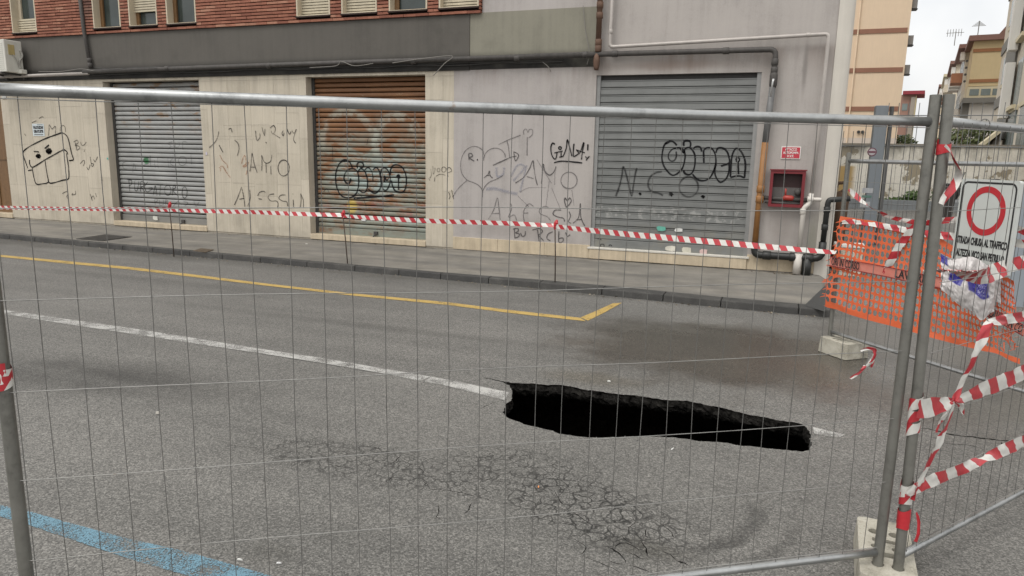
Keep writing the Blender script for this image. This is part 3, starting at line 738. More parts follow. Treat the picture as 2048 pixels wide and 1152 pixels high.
def shut_mat(name, base, hi, kind):
    m = Mat(name, .55, .15)
    n1 = m.noise(2.2, 6, .65); fine = m.noise(80, 3); sx = m.noise(1, 4, vec=m.sc(m.pos(), 1.2, 1, 14)); x, y, z = m.xyz()
    f = m.ma('ADD', m.ma('MULTIPLY', n1, .45), m.ma('ADD', m.ma('MULTIPLY', fine, .2), m.ma('MULTIPLY', sx, .35)))
    c = m.ramp(f, [(.32, tuple(v*.72 for v in base)), (.5, base), (.68, hi)])
    patch = m.noise(3.0, 6, .7)
    if kind == 'rust':
        hz = m.mr(m.ma('ADD', z, m.ma('MULTIPLY', m.ma('SUBTRACT', m.noise(1.1, 4), .5), 2.2)), 2.55, 1.75)
        band = m.noise(1, 4, .7, vec=m.sc(m.pos(), 2.2, 1, 6.5))
        tq = m.ma('MULTIPLY', hz, m.mr(band, .40, .53)); c = m.mix(m.ma('MULTIPLY', tq, .62), c, m.mix(m.noise(9, 3), (.13, .19, .17), (.27, .30, .25)))
        orn = m.ma('MULTIPLY', hz, m.mr(m.noise(1, 5, .7, vec=m.sc(m.pos(), 3.1, 1, 8)), .52, .64)); c = m.mix(m.ma('MULTIPLY', orn, .5), c, (.23, .105, .04))
        wht = m.mr(m.noise(1, 5, .7, vec=m.sc(m.pos(), 5, 1, 13)), .63, .70); c = m.mix(m.ma('MULTIPLY', wht, .6), c, (.34, .26, .16))
        # remains of an old painted ring on the upper slats
        for cx_, cz_, rr in ((-8.05, 2.0, .62), (-6.95, 2.05, .48)):
            d = m.vm('LENGTH', m.sc(m.vm('SUBTRACT', m.pos(), (cx_, 12.25, cz_)), 1, 0, 1)); d = m.ma('ADD', d, m.ma('MULTIPLY', m.ma('SUBTRACT', m.noise(4, 4), .5), .22))
            ring = m.ma('MULTIPLY', m.mr(m.ma('ABSOLUTE', m.ma('SUBTRACT', d, rr)), .04, .13, 1, 0), m.mr(patch, .42, .55)); ring = m.ma('MULTIPLY', ring, m.mr(z, 1.5, 2.0)); c = m.mix(m.ma('MULTIPLY', ring, .6), c, (.30, .31, .26))
        fill = m.blob((-7.52, 12.25, 1.36), (1.0, 1, .52), .6, .5, 3); c = m.mix(m.ma('MULTIPLY', fill, m.mr(band, .40, .52, .1, .75)), c, m.mix(m.noise(9, 3), (.16, .23, .22), (.34, .39, .37)))
        low = m.ma('MULTIPLY', m.mr(z, .75, .5), m.mr(patch, .3, .6)); c = m.mix(m.ma('MULTIPLY', low, .75), c, (.20, .235, .21))
        red = m.ma('MULTIPLY', m.ma('MULTIPLY', m.mr(z, .55, .68), m.mr(z, .95, .82)), m.mr(patch, .52, .62)); c = m.mix(m.ma('MULTIPLY', red, .55), c, (.25, .07, .06))
        yel = m.blob((-7.98, 12.25, .78), (.13, 1, .16), .4, .2, 6); c = m.mix(m.ma('MULTIPLY', yel, .8), c, (.40, .29, .05))
    elif kind == 'left':
        ru = m.ma('MULTIPLY', m.mr(z, 1.9, 2.75), m.mr(m.noise(1, 5, .7, vec=m.sc(m.pos(), 3, 1, 9)), .52, .64)); c = m.mix(m.ma('MULTIPLY', ru, .8), c, (.22, .12, .05))
        lo = m.mr(z, .75, .45); c = m.mix(m.ma('MULTIPLY', lo, .55), c, (.12, .115, .10))
        gs = m.blob((-13.32, 12.25, 1.58), (.085, 1, .085), .2, .1, 9); c = m.mix(gs, c, (.03, .13, .05))
    else:
        wr = m.ma('MULTIPLY', m.ma('MULTIPLY', m.mr(z, .78, .86), m.mr(z, 1.08, 1.0)), m.mr(m.noise(9, 5, .7), .5, .6)); c = m.mix(m.ma('MULTIPLY', wr, .6), c, (.36, .36, .34))
        tp = m.ma('MULTIPLY', m.mr(z, .80, .60), m.mr(m.noise(5, 5), .4, .7)); c = m.mix(m.ma('MULTIPLY', tp, .4), c, (.22, .20, .15))
    m.col(c); m.bump(fine, .15, .002); m.rough(m.ma('MULTIPLY_ADD', n1, .3, .4)); return m.m
SH1 = shut_mat('grey_shutter_left', (.27, .272, .265), (.36, .36, .35), 'left'); SH2 = shut_mat('rusty_shutter', (.160, .072, .029), (.24, .115, .048), 'rust'); SH3 = shut_mat('grey_shutter_right', (.165, .170, .165), (.21, .215, .21), 'grey')
GUIDE = plain('shutter_guide', (.24, .24, .235), .25, 6, .5, .3)
pr1 = shutter(-14.20, -11.50, .205, 3.27, 12.25, .1005, prof_round, SH1, DARK, 'pale grey roller shutter with rust at its top')
pr2 = shutter(-8.84, -6.23, .205, 3.27, 12.25, .0945, prof_round, SH2, DARK, 'rusty brown roller shutter with flaking turquoise paint')
pr3 = shutter(-3.02, -.40, .305, 3.19, 12.10, .1215, prof_flat, SH3, GUIDE, 'wide mid grey roller shutter in the lilac wall')
# pad lock hasps on the lower bars
for x, z, Y in ((-12.33, .27, 12.22), (-7.42, .28, 12.22)):
    mb = MB(); mb.box(x-.04, x+.04, Y-.02, Y+.02, z-.03, z+.03); mb.tube([(x-.02, Y-.01, z-.03), (x-.03, Y-.08, z-.10), (x-.05, Y-.16, z-.15)], .016, 6); mb.obj('hasp', DARK, bld)

# -- pipes on the facade
def pipe(name, pts, r, mat, seg=10, joints=(), jr=1.22, label=None):
    mb = MB(); P = []
    pts = [Vector(p) for p in pts]
    for i, p in enumerate(pts):                       # round the elbows
        if 0 < i < len(pts)-1:
            a = (pts[i-1]-p).normalized(); b = (pts[i+1]-p).normalized(); k = min(r*2.2, (pts[i-1]-p).length*.45, (pts[i+1]-p).length*.45)
            for t in (0, .25, .5, .75, 1): P.append((p+a*k)*(1-t)**2+2*p*t*(1-t)+(p+b*k)*t*t)
        else: P.append(p)
    mb.tube(P, r, seg)
    for q, d in joints:
        q = Vector(q); d = Vector(d).normalized(); mb.tube([q-d*r*1.1, q-d*r, q+d*r, q+d*r*1.1], [r*1.1, r*jr, r*jr, r*1.1], seg)
    o = mb.obj(name, mat, bld, smooth=True)
    if label: o['label'] = label
    return o
ye = 11.93
pipe('gas_pipe', [(-20, ye, 3.40), (-14.45, ye, 3.44)], .035, PVC, joints=[((-16.9, ye, 3.42), (1, 0, 0))], label='pale horizontal pipe under the fascia')
pipe('gas_pipe', [(-14.6, ye, 3.475), (-9, ye, 3.50), (-3.0, ye, 3.51)], .045, IRON, joints=[((x, ye, 3.49), (1, 0, 0)) for x in (-12.2, -9.6, -6.4, -4.4)])
mb = MB()
random.seed(4)
for k in range(5):
    z = 3.42+k*.025; mb.tube([(x, 11.99-.008*k+random.uniform(-.01, .01), z+random.uniform(-.018, .018)) for x in [-14.4+i*.6 for i in range(19)]], .010, 5)
mb.obj('cable_bundle', DARK, bld, smooth=True)
pipe('gas_pipe', [(-4.1, ye, 3.515), (-.22, ye, 3.505), (-.22, ye, 3.08)], .043, IRON, joints=[((-3.2, ye, 3.512), (1, 0, 0)), ((-2.7, ye, 3.51), (1, 0, 0)), ((-.95, ye, 3.505), (1, 0, 0)), ((-.22, ye, 3.32), (0, 0, 1)), ((-.22, ye, 3.20), (0, 0, 1))])
mb = MB(); mb.tube([(-.22, ye, 3.20), (-.22, ye, 3.12), (-.22, ye, 2.98), (-.22, ye, 2.94)], [.045, .06, .06, .045], 10); mb.obj('valve', IRON, bld, smooth=True)
mb = MB(); mb.tube([(-.22, ye-.09, 3.06), (-.225, ye-.10, 3.02), (-.24, ye-.10, 2.80)], [.022, .016, .012], 7); mb.obj('valve_handle', plain('bare_steel', (.5, .5, .5), .15, 20, .35, .7, streak=False), bld, smooth=True)
pipe('downpipe', [(-.225, ye, 2.95), (-.265, ye, 2.12)], .05, plain('grey_pipe', (.13, .13, .13), .2, 8, .5))
pipe('downpipe', [(-.265, ye, 2.12), (-.29, ye, .52)], .05, plain('orange_pipe', (.23, .105, .03), .35, 7, .6), joints=[((-.275, ye, 1.40), (0, 0, 1)), ((-.276, ye, 1.24), (0, 0, 1))], jr=1.25, label='orange brown pipe beside the grey shutter')
BLK = plain('black_plastic', (.012, .013, .012), .4, 10, .5)
pipe('drain_pipe', [(-.29, ye, .56), (-.29, ye, .36), (.70, ye, .36), (.70, ye, .62)], .058, BLK, joints=[((-.1, ye, .36), (1, 0, 0)), ((.30, ye, .36), (1, 0, 0)), ((.52, ye, .36), (1, 0, 0))], label='black drain pipe along the foot of the wall')
pipe('drain_pipe', [(.50, ye, .36), (.50, ye, .05)], .07, BLK)
pipe('downpipe', [(.70, ye, .60), (.715, ye, 1.22), (.73, ye, 1.27), (1.02, ye, 1.30)], .042, BLK, joints=[((.705, ye, .85), (0, 0, 1)), ((.713, ye, 1.12), (0, 0, 1))])
pipe('downpipe', [(-2.975, ye, 6.5), (-2.985, ye, 3.56)], .045, RUSTY, joints=[((-2.98, ye, z), (0, 0, 1)) for z in (4.28, 4.12, 3.70, 3.60)])
mb = MB(); mb.tube([(-3.0, ye, 3.52), (-3.0, ye, 3.40), (-3.0, ye, 3.30), (-3.0, ye, 3.26)], [.048, .058, .045, .035], 9); mb.obj('pipe_stub', RUSTY, bld, smooth=True)
pipe('downpipe', [(-14.62, 11.95, 6.5), (-14.50, 11.95, 4.3), (-14.40, 11.95, 3.55)], .04, IRON, joints=[((-14.41, 11.95, 3.72), (0, 0, 1)), ((-14.405, 11.95, 3.62), (0, 0, 1))])
pipe('downpipe', [(-2.765, ye, 6.5), (-2.79, ye, 3.62), (.50, ye, 3.70), (.49, ye, 2.6), (.47, ye, 1.36)], .029, PVC, joints=[((-2.78, ye, 3.86), (0, 0, 1)), ((.22, ye, 3.695), (1, 0, 0))], jr=1.18, label='pale plastic pipe running over the grey shutter')
STAND = plain('white_standpipe', (.50, .47, .43), .15, 6, .5)
pipe('standpipe', [(.47, ye, 1.36), (.46, ye, 1.20), (.38, ye-.02, 1.14), (.37, ye-.02, .42)], .038, STAND, joints=[((.46, ye, 1.27), (1, 0, 0)), ((.372, ye-.02, 1.08), (0, 0, 1))])
pipe('standpipe', [(.37, ye-.02, .42), (.36, ye-.02, .10)], .062, STAND)
mb = MB(); mb.tube([(.46, ye, 1.27), (.60, ye-.01, 1.27), (.62, ye-.01, 1.27)], [.03, .03, .02], 8); mb.obj('tap', STAND, bld, smooth=True)
# loose cables
CABL = plain('grey_cable', (.17, .16, .145), .2, 9, .6)
for k, pts in enumerate([[(-6.8, 11.86, 3.46), (-6.2, 11.86, 3.52), (-5.6, 11.86, 3.55), (-5.75, 11.85, 3.42), (-5.95, 11.83, 3.22)], [(-3.28, 11.99, 4.3), (-3.22, 11.98, 3.9), (-3.14, 11.97, 3.55), (-3.17, 11.96, 3.36)], [(-8.6, 11.86, 3.42), (-8.0, 11.86, 3.44), (-7.9, 11.86, 3.52), (-7.6, 11.85, 3.43), (-7.2, 11.85, 3.46)], [(-3.95, 11.97, 3.42), (-3.85, 11.97, 3.34), (-3.8, 11.97, 3.26)], [(-15.9, 11.86, 3.50), (-15.2, 11.86, 3.49), (-14.6, 11.86, 3.53), (-14.2, 11.85, 3.48)], [(-14.2, 11.87, 3.56), (-13.6, 11.86, 3.50), (-13.0, 11.86, 3.53), (-12.4, 11.86, 3.50)]]):
    mb = MB(); mb.tube(smooth_line(pts, .06), .007, 6); mb.obj('loose_cable', CABL if k != 5 else DARK, bld, smooth=True)
# door number plate
p = wp(9, 192); mb = MB(); mb.box(p.x-.07, p.x+.07, 12.035, 12.048, p.z-.07, p.z+.07); mb.obj('number_plate', plain('plate', (.4, .4, .38), .2, 9), bld)

# ------------------------------------------------------------------ graffiti and marker writing
def paint(name, c, a, patchy=.35, soft=.26):
    m = Mat(name, .8, 0, .1); m.col(m.mix(m.noise(40, 3), c, tuple(min(1, x*1.5+.008) for x in c)))
    ev_ = m.xyz(m.nt.nodes.new('ShaderNodeUVMap').outputs[0])[1]; ed = m.mr(m.ma('ABSOLUTE', m.ma('SUBTRACT', ev_, .5)), .5, soft, 0, 1)
    m.alpha(m.ma('MULTIPLY', m.ma('MULTIPLY', m.mr(m.noise(38, 4, .7), .42-patchy*.6, .58-patchy*.25), m.mr(m.noise(3.5, 2), .25, .5, .55, 1)), m.ma('MULTIPLY', ed, a))); return m.m
INK = paint('black_spray', (.006, .006, .007), 1.0, .6); INK2 = paint('worn_black_spray', (.02, .019, .02), .82, .30)
GREY = paint('faded_grey_spray', (.065, .06, .063), .60, .35, .10); FAINT = paint('faint_grey_spray', (.11, .10, .105), .45, .3, .05); BLUEG = paint('faded_blue_smear', (.19, .20, .25), .42, .25, .05); GREY2 = paint('mid_grey_spray', (.03, .028, .03), .72, .35, .12); ORG = paint('rust_orange_spray', (.25, .09, .03), .55, .12); SOFT = paint('soft_black_spray', (.02, .02, .02), .72, .35, .04)
def graf(strokes, o, s, w, mat, Y=12.047, pr=None, z0=0, p=1, name='graffiti'):
    c0 = wp(o[0]+strokes[0][0][0]/s, o[1]+strokes[0][0][1]/s, Y) if not isinstance(strokes[0][0], (int, float)) else wp(o[0], o[1], Y)
    gr = empty(name, c0, parent=bld)
    for st in strokes:
        mb = MB(); ww = w
        if isinstance(st[0], (int, float)): ww, st = st[0], st[1]
        P = [wp(o[0]+x/s, o[1]+y/s, Y) for x, y in st]
        Q = smooth_line([(q.x, q.z, 0) for q in P], .012 if pr else .02); n = len(Q); prev = None
        for i, q in enumerate(Q):
            t = Q[min(i+1, n-1)]-Q[max(i-1, 0)]
            if t.length < 1e-6: continue
            t.normalize(); k = Vector((-t.y, t.x, 0))*ww/2*1.25*(.85+.45*noise.noise(Vector((q.x*5, q.y*5, 3))))
            row = []
            for e in (q+k, q-k):
                yy = Y+(min(.006, prof_at(pr, p, e.y-z0)) if pr else 0)-.0045; row.append(Vector((e.x, yy, e.y)))
            if prev: mb.quad(prev[0], row[0], row[1], prev[1], uv=[((i-1)*.02, 0), (i*.02, 0), (i*.02, 1), ((i-1)*.02, 1)])
            prev = row
        if mb.f: mb.obj('paint_stroke', mat, gr)
    return gr
def ell(cx, cy, rx, ry, n=16): return [(cx+rx*math.cos(2*math.pi*k/n), cy+ry*math.sin(2*math.pi*k/n)) for k in range(n+1)]
def disc(cx, cy, rx, ry):  # filled by a tight scribble
    return [(cx+rx*(1 if k % 2 else -1)*math.sqrt(max(0, 1-((k-4)/4.5)**2)), cy+ry*(k-4)/4.5) for k in range(9)]
J = ((1180, 230), 3.972); pz3 = .305+.14; pz2 = .205+.14
graf([[(690,240),(660,212),(620,212),(590,240),(575,300),(572,350),(585,400),(610,440),(640,470),(665,478),(700,460),(735,420),(752,360),(755,310),(740,275),(710,260),(690,262)],
 [(685,262),(650,275),(625,310),(625,345),(645,365),(670,360),(685,330),(684,290)], [(745,245),(745,215),(765,203),(790,207),(800,230),(795,255)],
 [(715,262),(745,300),(755,270),(785,258),(815,280),(833,320),(835,370),(828,420),(810,460),(785,473),(755,465),(742,440)],
 [(820,268),(845,250),(875,255),(888,290)], [(905,380),(903,320),(905,280),(930,260),(965,265),(990,300),(1000,350),(998,400),(980,450),(950,500),(910,520),(870,518),(840,500),(815,470)],
 [(1000,300),(1015,265),(1050,262),(1085,285),(1103,330),(1105,380),(1040,405)], [(1105,380),(1105,440),(1085,500),(1050,530),(1025,528),(1000,490),(990,440),(1000,380)],
 [(1115,490),(1120,400),(1130,320),(1150,275),(1170,265),(1200,290),(1225,340),(1235,400),(1230,460),(1225,495),(1195,485),(1160,485),(1115,495)],
 [(1160,360),(1165,340),(1182,340),(1187,358),(1175,375),(1160,362)], [(1175,370),(1178,420),(1180,470)], [(620,214),(600,228),(640,208)]], *J, .032, INK, 12.10, pr3, pz3, .1215)
graf([[(205,645),(235,560),(255,470),(262,415),(275,430),(300,520),(330,640),(345,560),(360,470),(372,420)], [(570,450),(520,460),(480,490),(462,540),(470,585),(500,610),(545,620),(580,640)], ell(785,570,75,80), disc(397,625,8,8), disc(645,628,10,10), disc(897,648,12,9)], *J, .045, SOFT, 12.10, pr3, pz3, .1215)
graf([[(150,1040),(160,1030),(175,1042)], [(85,1045),(85,1028),(110,1028),(112,1045)], [(60,985),(75,980),(90,992)], [(1150,1045),(1165,1040)], [(1185,1045),(1195,1040)]], *J, .02, INK2, 12.085)
H4 = ((620, 240), 4.8)
graf([[(405,460),(385,410),(345,383),(305,395),(270,440),(248,510),(248,590),(262,660),(295,720),(345,745),(400,740),(440,710),(462,650),(468,580),(460,510),(435,475),(400,465),(355,485),(330,530),(328,570),(345,600),(370,610),(388,585),(390,560)],
 [(455,465),(452,425),(470,405),(500,408),(515,435),(500,455),(475,450)], [(460,500),(480,470),(510,475),(538,520),(552,590),(550,650),(530,690),(500,695),(470,668)],
 [(525,480),(550,458),(578,470),(600,520),(605,585)], [(605,480),(630,455),(660,480),(678,550),(682,610),(670,665),(630,700),(590,690),(560,660)],
 [(675,520),(690,470),(715,458),(745,480),(765,530),(770,590),(755,640),(730,675),(700,660),(685,600),(680,550)], [(715,595),(715,540),(735,580),(755,560)],
 [(770,530),(775,470),(800,435),(840,430),(885,455),(915,510),(925,570),(920,640),(900,685),(870,695),(820,680),(795,640),(780,580)], disc(848,540,14,15), [(850,550),(850,670)],
 (.04, [(420,752),(520,745),(640,735),(740,728),(805,720)]), (.03, [(320,395),(345,385),(370,400)])], *H4, .034, INK, 12.25, pr2, pz2, .0945)
graf([[(450,690),(500,740),(530,800),(540,850)], [(545,240),(560,170)], [(215,260),(220,400)], [(290,175),(340,140),(370,120)], [(130,690),(160,660),(190,710)]], *H4, .014, INK2, 12.25, pr2, pz2, .0945)
E4 = ((900, 240), 4.43)
graf([[(930,215),(910,205),(895,235),(897,290),(915,335),(935,345),(945,315),(950,285)], [(925,292),(970,280)], [(970,282),(998,275)], [(985,280),(985,325)], [(968,330),(1002,322)], ell(975,248,12,12,10),
 [(1003,322),(1030,250),(1040,175),(1060,240),(1080,320)], [(1098,210),(1092,300),(1100,322),(1150,292)], [(1120,262),(1150,290),(1185,200),(1175,270),(1165,350)], [(1120,265),(1195,290)], [(1222,215),(1220,270)], [(1200,320),(1215,340),(1235,320),(1205,358)], [(922,378),(980,365),(1060,368),(1172,380)]], *E4, .028, INK)
graf([[(298,360),(302,310),(285,265),(240,237),(190,238),(140,270),(105,330),(95,400),(105,470),(150,530),(210,555),(255,580),(285,620),(290,685)], [(295,345),(320,290),(360,258),(410,250),(455,265),(485,300),(490,330)], [(290,630),(310,590),(350,550),(420,520),(470,490)], [(40,650),(90,590),(150,535)],
 [(655,130),(652,95),(675,80),(692,110),(705,82),(732,90),(728,130),(695,160)], [(685,150),(683,315)], [(430,218),(520,175),(625,135)], [(505,180),(520,250),(528,335)], ell(1055,535,72,73), [(340,880),(390,790),(420,690),(435,790),(445,885)], [(375,830),(440,825)], [(540,740),(545,790),(520,860),(570,840),(590,890)], [(740,765),(700,742),(660,790),(650,850),(660,900)], [(655,825),(695,823)], [(880,780),(840,765),(795,790),(800,830),(860,855),(890,890)]], *E4, .024, GREY)
graf([[(380,402),(450,370),(540,330),(590,318)], [(565,280),(608,310),(580,362),(565,282)], [(170,355),(168,300),(190,298),(200,320),(175,335),(215,365)], disc(243,352,5,5), [(300,512),(335,485),(350,450),(355,490),(378,514)], [(320,492),(360,488)], [(580,558),(650,510),(700,440),(735,360),(745,430),(760,520),(775,578)], [(680,500),(740,518)], [(810,565),(818,480),(825,390),(840,450),(880,488),(920,460),(940,410)],
 [(985,798),(930,800),(915,835),(960,860),(1005,870),(1015,900)], [(1055,810),(1068,850),(1050,900),(1075,915)], [(1090,915),(1140,860),(1155,740),(1160,860),(1195,940)], [(1120,885),(1165,880)], [(1030,772),(1015,720),(1020,690),(1040,715),(1060,690),(1075,715),(1055,750),(1030,775)],
 [(570,960),(575,1045)], [(560,965),(600,960),(605,985),(580,1000),(615,1010),(605,1035),(570,1045)], [(625,1000),(640,1030),(665,1020),(668,985)], [(775,970),(790,1075)], [(730,975),(790,960),(820,985),(800,1010),(785,1020),(830,1070)], [(910,990),(870,1010),(860,1050),(890,1070)], [(965,985),(965,1080),(1000,1075),(1000,1045),(965,1050)], [(1025,995),(1040,1030),(1065,1015)]], *E4, .026, GREY2)
graf([[(940,410),(930,480),(928,575)], [(620,640),(700,600),(850,600)], [(880,540),(850,770)], [(900,600),(980,790)], [(600,670),(700,770)], [(1080,620),(1100,760)], [(770,350),(900,560)]], *E4, .020, FAINT, 12.0465)
graf([[(320,612),(400,608),(500,635),(600,655)], (.07, [(410,420),(420,500),(470,480),(480,420)]), (.06, [(540,500),(600,400),(660,420),(560,540)]), (.05, [(620,640),(650,520),(680,400)])], *E4, .085, BLUEG, 12.0472)
F4 = ((0, 230), 5.76)
graf([[(320,612),(295,540),(268,460),(275,415),(330,370),(420,320),(540,265),(650,225),(715,205),(760,230),(785,270),(805,350),(825,440),(845,515),(795,525)], [(340,515),(345,570),(370,600),(420,580),(520,515),(620,460),(710,410),(745,402),(775,430),(780,455)], (.035, [(325,640),(368,632)]), (.035, [(795,525),(845,518)]),
 [(372,610),(385,690),(405,770),(430,798),(490,792),(535,785),(558,765),(545,690),(530,600),(520,520)], [(558,765),(580,785),(630,778),(720,752),(780,740),(795,710),(790,600),(775,500),(765,440)], (.045, disc(440,472,26,23)), (.05, disc(565,415,30,28)), [(390,418),(450,425)], [(515,385),(565,345)]], *F4, .033, INK)
graf([[(560,240),(565,170),(570,110),(600,160),(640,130),(640,210)], [(695,190),(700,140),(725,118),(750,140),(755,195)], [(870,320),(885,408)], [(850,310),(890,290),(900,320),(865,350),(905,355),(920,380),(885,408)], [(930,310),(945,350),(975,340),(995,310)], [(975,400),(970,425)], [(925,560),(965,520),(975,550),(960,585)], [(1000,600),(1020,630),(1040,570)], [(1040,480),(1060,590),(1080,565),(1050,555)], [(1080,510),(1095,540),(1125,480)],
 [(720,905),(770,880),(785,905),(770,940),(780,960)], [(840,900),(830,920),(870,910),(870,870)], [(1040,910),(1065,990)], [(1050,960),(1075,930),(1090,970)], [(1100,900),(1115,945)], [(370,88),(420,65)], [(450,40),(480,22),(505,25)], [(285,215),(298,240)], [(1168,690),(1180,760)]], *F4, .019, INK2)
G4 = ((400, 230), 5.76)
graf([[(575,650),(590,560),(600,440),(625,560),(660,665)], [(580,600),(640,600)], [(712,640),(715,560),(712,465),(735,530),(770,555),(815,530),(828,460)], [(760,550),(765,665)], [(815,590),(820,685)], ell(965,610,65,92),
 [(398,1035),(440,940),(480,828)], [(485,850),(505,950),(518,1055)], [(455,970),(510,958)], [(575,860),(580,960),(550,1050)], [(665,930),(690,890),(730,878),(755,890)], [(675,965),(715,970)], [(855,910),(810,915),(785,950),(820,990),(880,990),(900,1020),(895,1065)], [(985,920),(930,925),(910,960),(950,990),(1000,1000),(1010,1050)], [(1068,912),(1074,908)], [(1075,975),(1078,1060)], [(1160,905),(1165,980),(1155,1070)], [(1160,905),(1190,980),(1192,1070)],
 [(640,180),(655,290),(690,260),(690,210)], [(715,140),(730,200),(745,240)], [(750,160),(745,240)], [(810,150),(850,120),(870,170),(840,220),(820,180)], [(850,220),(900,250),(925,268)], [(960,180),(945,210),(960,240),(970,205)], [(1000,150),(1030,220),(1050,190)], [(1060,180),(1085,210),(1110,165),(1080,260),(1085,300),(1105,325)], [(215,190),(205,250),(175,310),(110,375)], [(220,345),(265,430)], [(400,290),(440,330),(450,390),(430,470)], [(330,165),(360,155),(370,200)], [(755,310),(770,325)]], *G4, .021, INK2)
graf([[(230,460),(260,520),(310,570),(320,610)], [(220,610),(260,590),(300,650),(350,720)], [(235,650),(240,610)], [(480,560),(500,490),(520,470),(530,560),(490,590)], [(500,600),(540,580),(560,540)], [(530,690),(550,630)]], *G4, .028, ORG)
graf([[(270,120),(400,118),(800,105)], [(890,100),(1050,102)], [(130,275),(340,278)], [(400,280),(700,275)], [(380,785),(510,785)], [(650,797),(760,797)], [(500,825),(640,825)]], *G4, .008, FAINT)
K4 = ((200, 200), 4.43); kz = (12.25, pr1, pz2, .1005)
graf([[(265,810),(255,700)], [(235,700),(280,715),(275,750),(255,760)], [(310,710),(308,790),(330,800),(345,720)], [(360,810),(362,725),(395,735),(385,765),(365,770),(400,815)], [(425,725),(395,770),(420,815),(465,780),(430,780)], [(470,850),(490,760),(505,850)], [(475,815),(502,815)], [(500,750),(560,750)], [(535,755),(530,850)], ell(600,800,28,45), [(640,845),(650,760),(670,775),(645,800),(695,855)], ell(750,820,22,50)], *K4, .023, INK2, *kz)
graf([[(490,930),(485,880),(515,885),(490,905)], [(530,885),(530,930),(560,925),(562,885)], [(580,930),(580,885),(600,895),(580,905),(605,930)], [(640,370),(600,385),(630,410),(600,435)], [(665,375),(670,420),(700,410),(700,370)], [(735,440),(735,370),(770,375)], [(240,540),(205,560),(205,600),(240,615)], [(290,640),(300,560),(320,620)], [(370,560),(400,520),(440,520),(430,560),(380,580)], [(445,490),(450,590)], [(480,530),(490,600)], [(510,510),(515,605)], [(600,510),(610,600)], [(640,520),(620,560),(650,580)], ell(730,540,35,40), [(805,480),(812,570)], [(650,940),(690,900),(720,930)], [(740,900),(780,910),(750,940)], [(830,890),(850,940),(880,900)]], *K4, .020, GREY, *kz)
graf([[(1160,470),(1165,530),(1150,560)], [(1180,440),(1185,520),(1205,460),(1190,470)], ell(1235,480,14,18,8), ell(1285,475,22,25,10), [(1310,470),(1340,455),(1360,490),(1320,510),(1330,545)], [(1210,540),(1250,520),(1300,530)], [(1200,545),(1195,590)], [(1140,560),(1150,580)], [(1330,690),(1345,730),(1335,760)], [(1360,670),(1380,760)], [(1350,780),(1352,782)], [(1370,740),(1395,700)]], *H4, .014, INK2)
# stickers and paper remains
STK = [((1322, 457), .16, .09, (.10, .33, .26), 12.08), ((1357, 460), .14, .07, (.55, .55, .53), 12.08), ((1341, 497), .20, .10, (.5, .48, .42), 12.08), ((1373, 500), .17, .10, (.45, .43, .36), 12.08), ((1407, 503), .13, .10, (.5, .36, .34), 12.08), ((311, 436), .15, .10, (.5, .5, .46), 12.22), ((727, 438), .11, .09, (.55, .55, .55), 12.24), ((215, 317), .05, .05, (.1, .35, .3), 12.046), ((413, 307), .05, .07, (.45, .42, .5), 12.046)]
for k, (px, wd, ht, c, Y) in enumerate(STK):
    p = wp(px[0], px[1], Y); mb = MB(); n = 9
    ring = [Vector((p.x+wd/2*max(-1, min(1, 1.3*math.cos(t)))*random.uniform(.75, 1), Y-.002, p.z+ht/2*max(-1, min(1, 1.3*math.sin(t)))*random.uniform(.75, 1))) for t in [2*math.pi*i/n for i in range(n)]]
    mb.v = ring+[q-Vector((0, .0015, 0)) for q in ring]; mb.f = [tuple(range(n, 2*n))]+[(i, (i+1) % n, n+(i+1) % n, n+i) for i in range(n)]
    mb.obj('sticker', plain('sticker_%d' % k, c, .25, 18, .7, bump=0), bld)
# ------------------------------------------------------------------ things fixed to the facade
BLACK = plain('black_print', (.015, .015, .016), .2, 10, .6, bump=0, streak=False)
REDP = plain('red_enamel', (.145, .011, .016), .2, 6, .45); WHT = plain('white_enamel', (.68, .67, .64), .08, 8, .5)
# paper notice on the left pillar
a, b = wp(64.5, 247.5), wp(90, 272); t = empty('paper_notice', ((a.x+b.x)/2, 12.04, b.z), 'small white paper notice VALUTAZIONI GRATUITE pasted on the left stone pillar', 'notice')
mb = MB(); mb.box(a.x, b.x, 12.043, 12.047, b.z, a.z); mb.obj('sheet', plain('notice_paper', (.50, .55, .57), .12, 20, .8, bump=0), t)
def wtext(body, cx, cz, width_px_m, size, mat, parent, Y, name='lettering', bold=.0):
    me = text_mesh(body, size, mat, bold=bold); xs = [v.co.x for v in me.vertices]; sx = width_px_m/(max(xs)-min(xs))
    for v in me.vertices: v.co.x *= sx
    return inst(name, me, parent, Matrix.Translation((cx, Y, cz)) @ Matrix.Rotation(R(90), 4, 'X'))
cx, W_, H2 = (a.x+b.x)/2, b.x-a.x, a.z-b.z
wtext('VALUTAZIONI', cx, b.z+H2*.68, W_*.86, H2*.30, BLACK, t, 12.0415, bold=.006); wtext('GRATUITE', cx, b.z+H2*.36, W_*.82, H2*.30, BLACK, t, 12.0415, bold=.006)
mb = MB(); mb.box(cx-W_*.05, cx+W_*.42, 12.0405, 12.0425, b.z+H2*.90, b.z+H2*.94); mb.box(cx-W_*.38, cx+W_*.38, 12.0405, 12.0425, b.z+H2*.09, b.z+H2*.14); mb.obj('rule', BLACK, t)
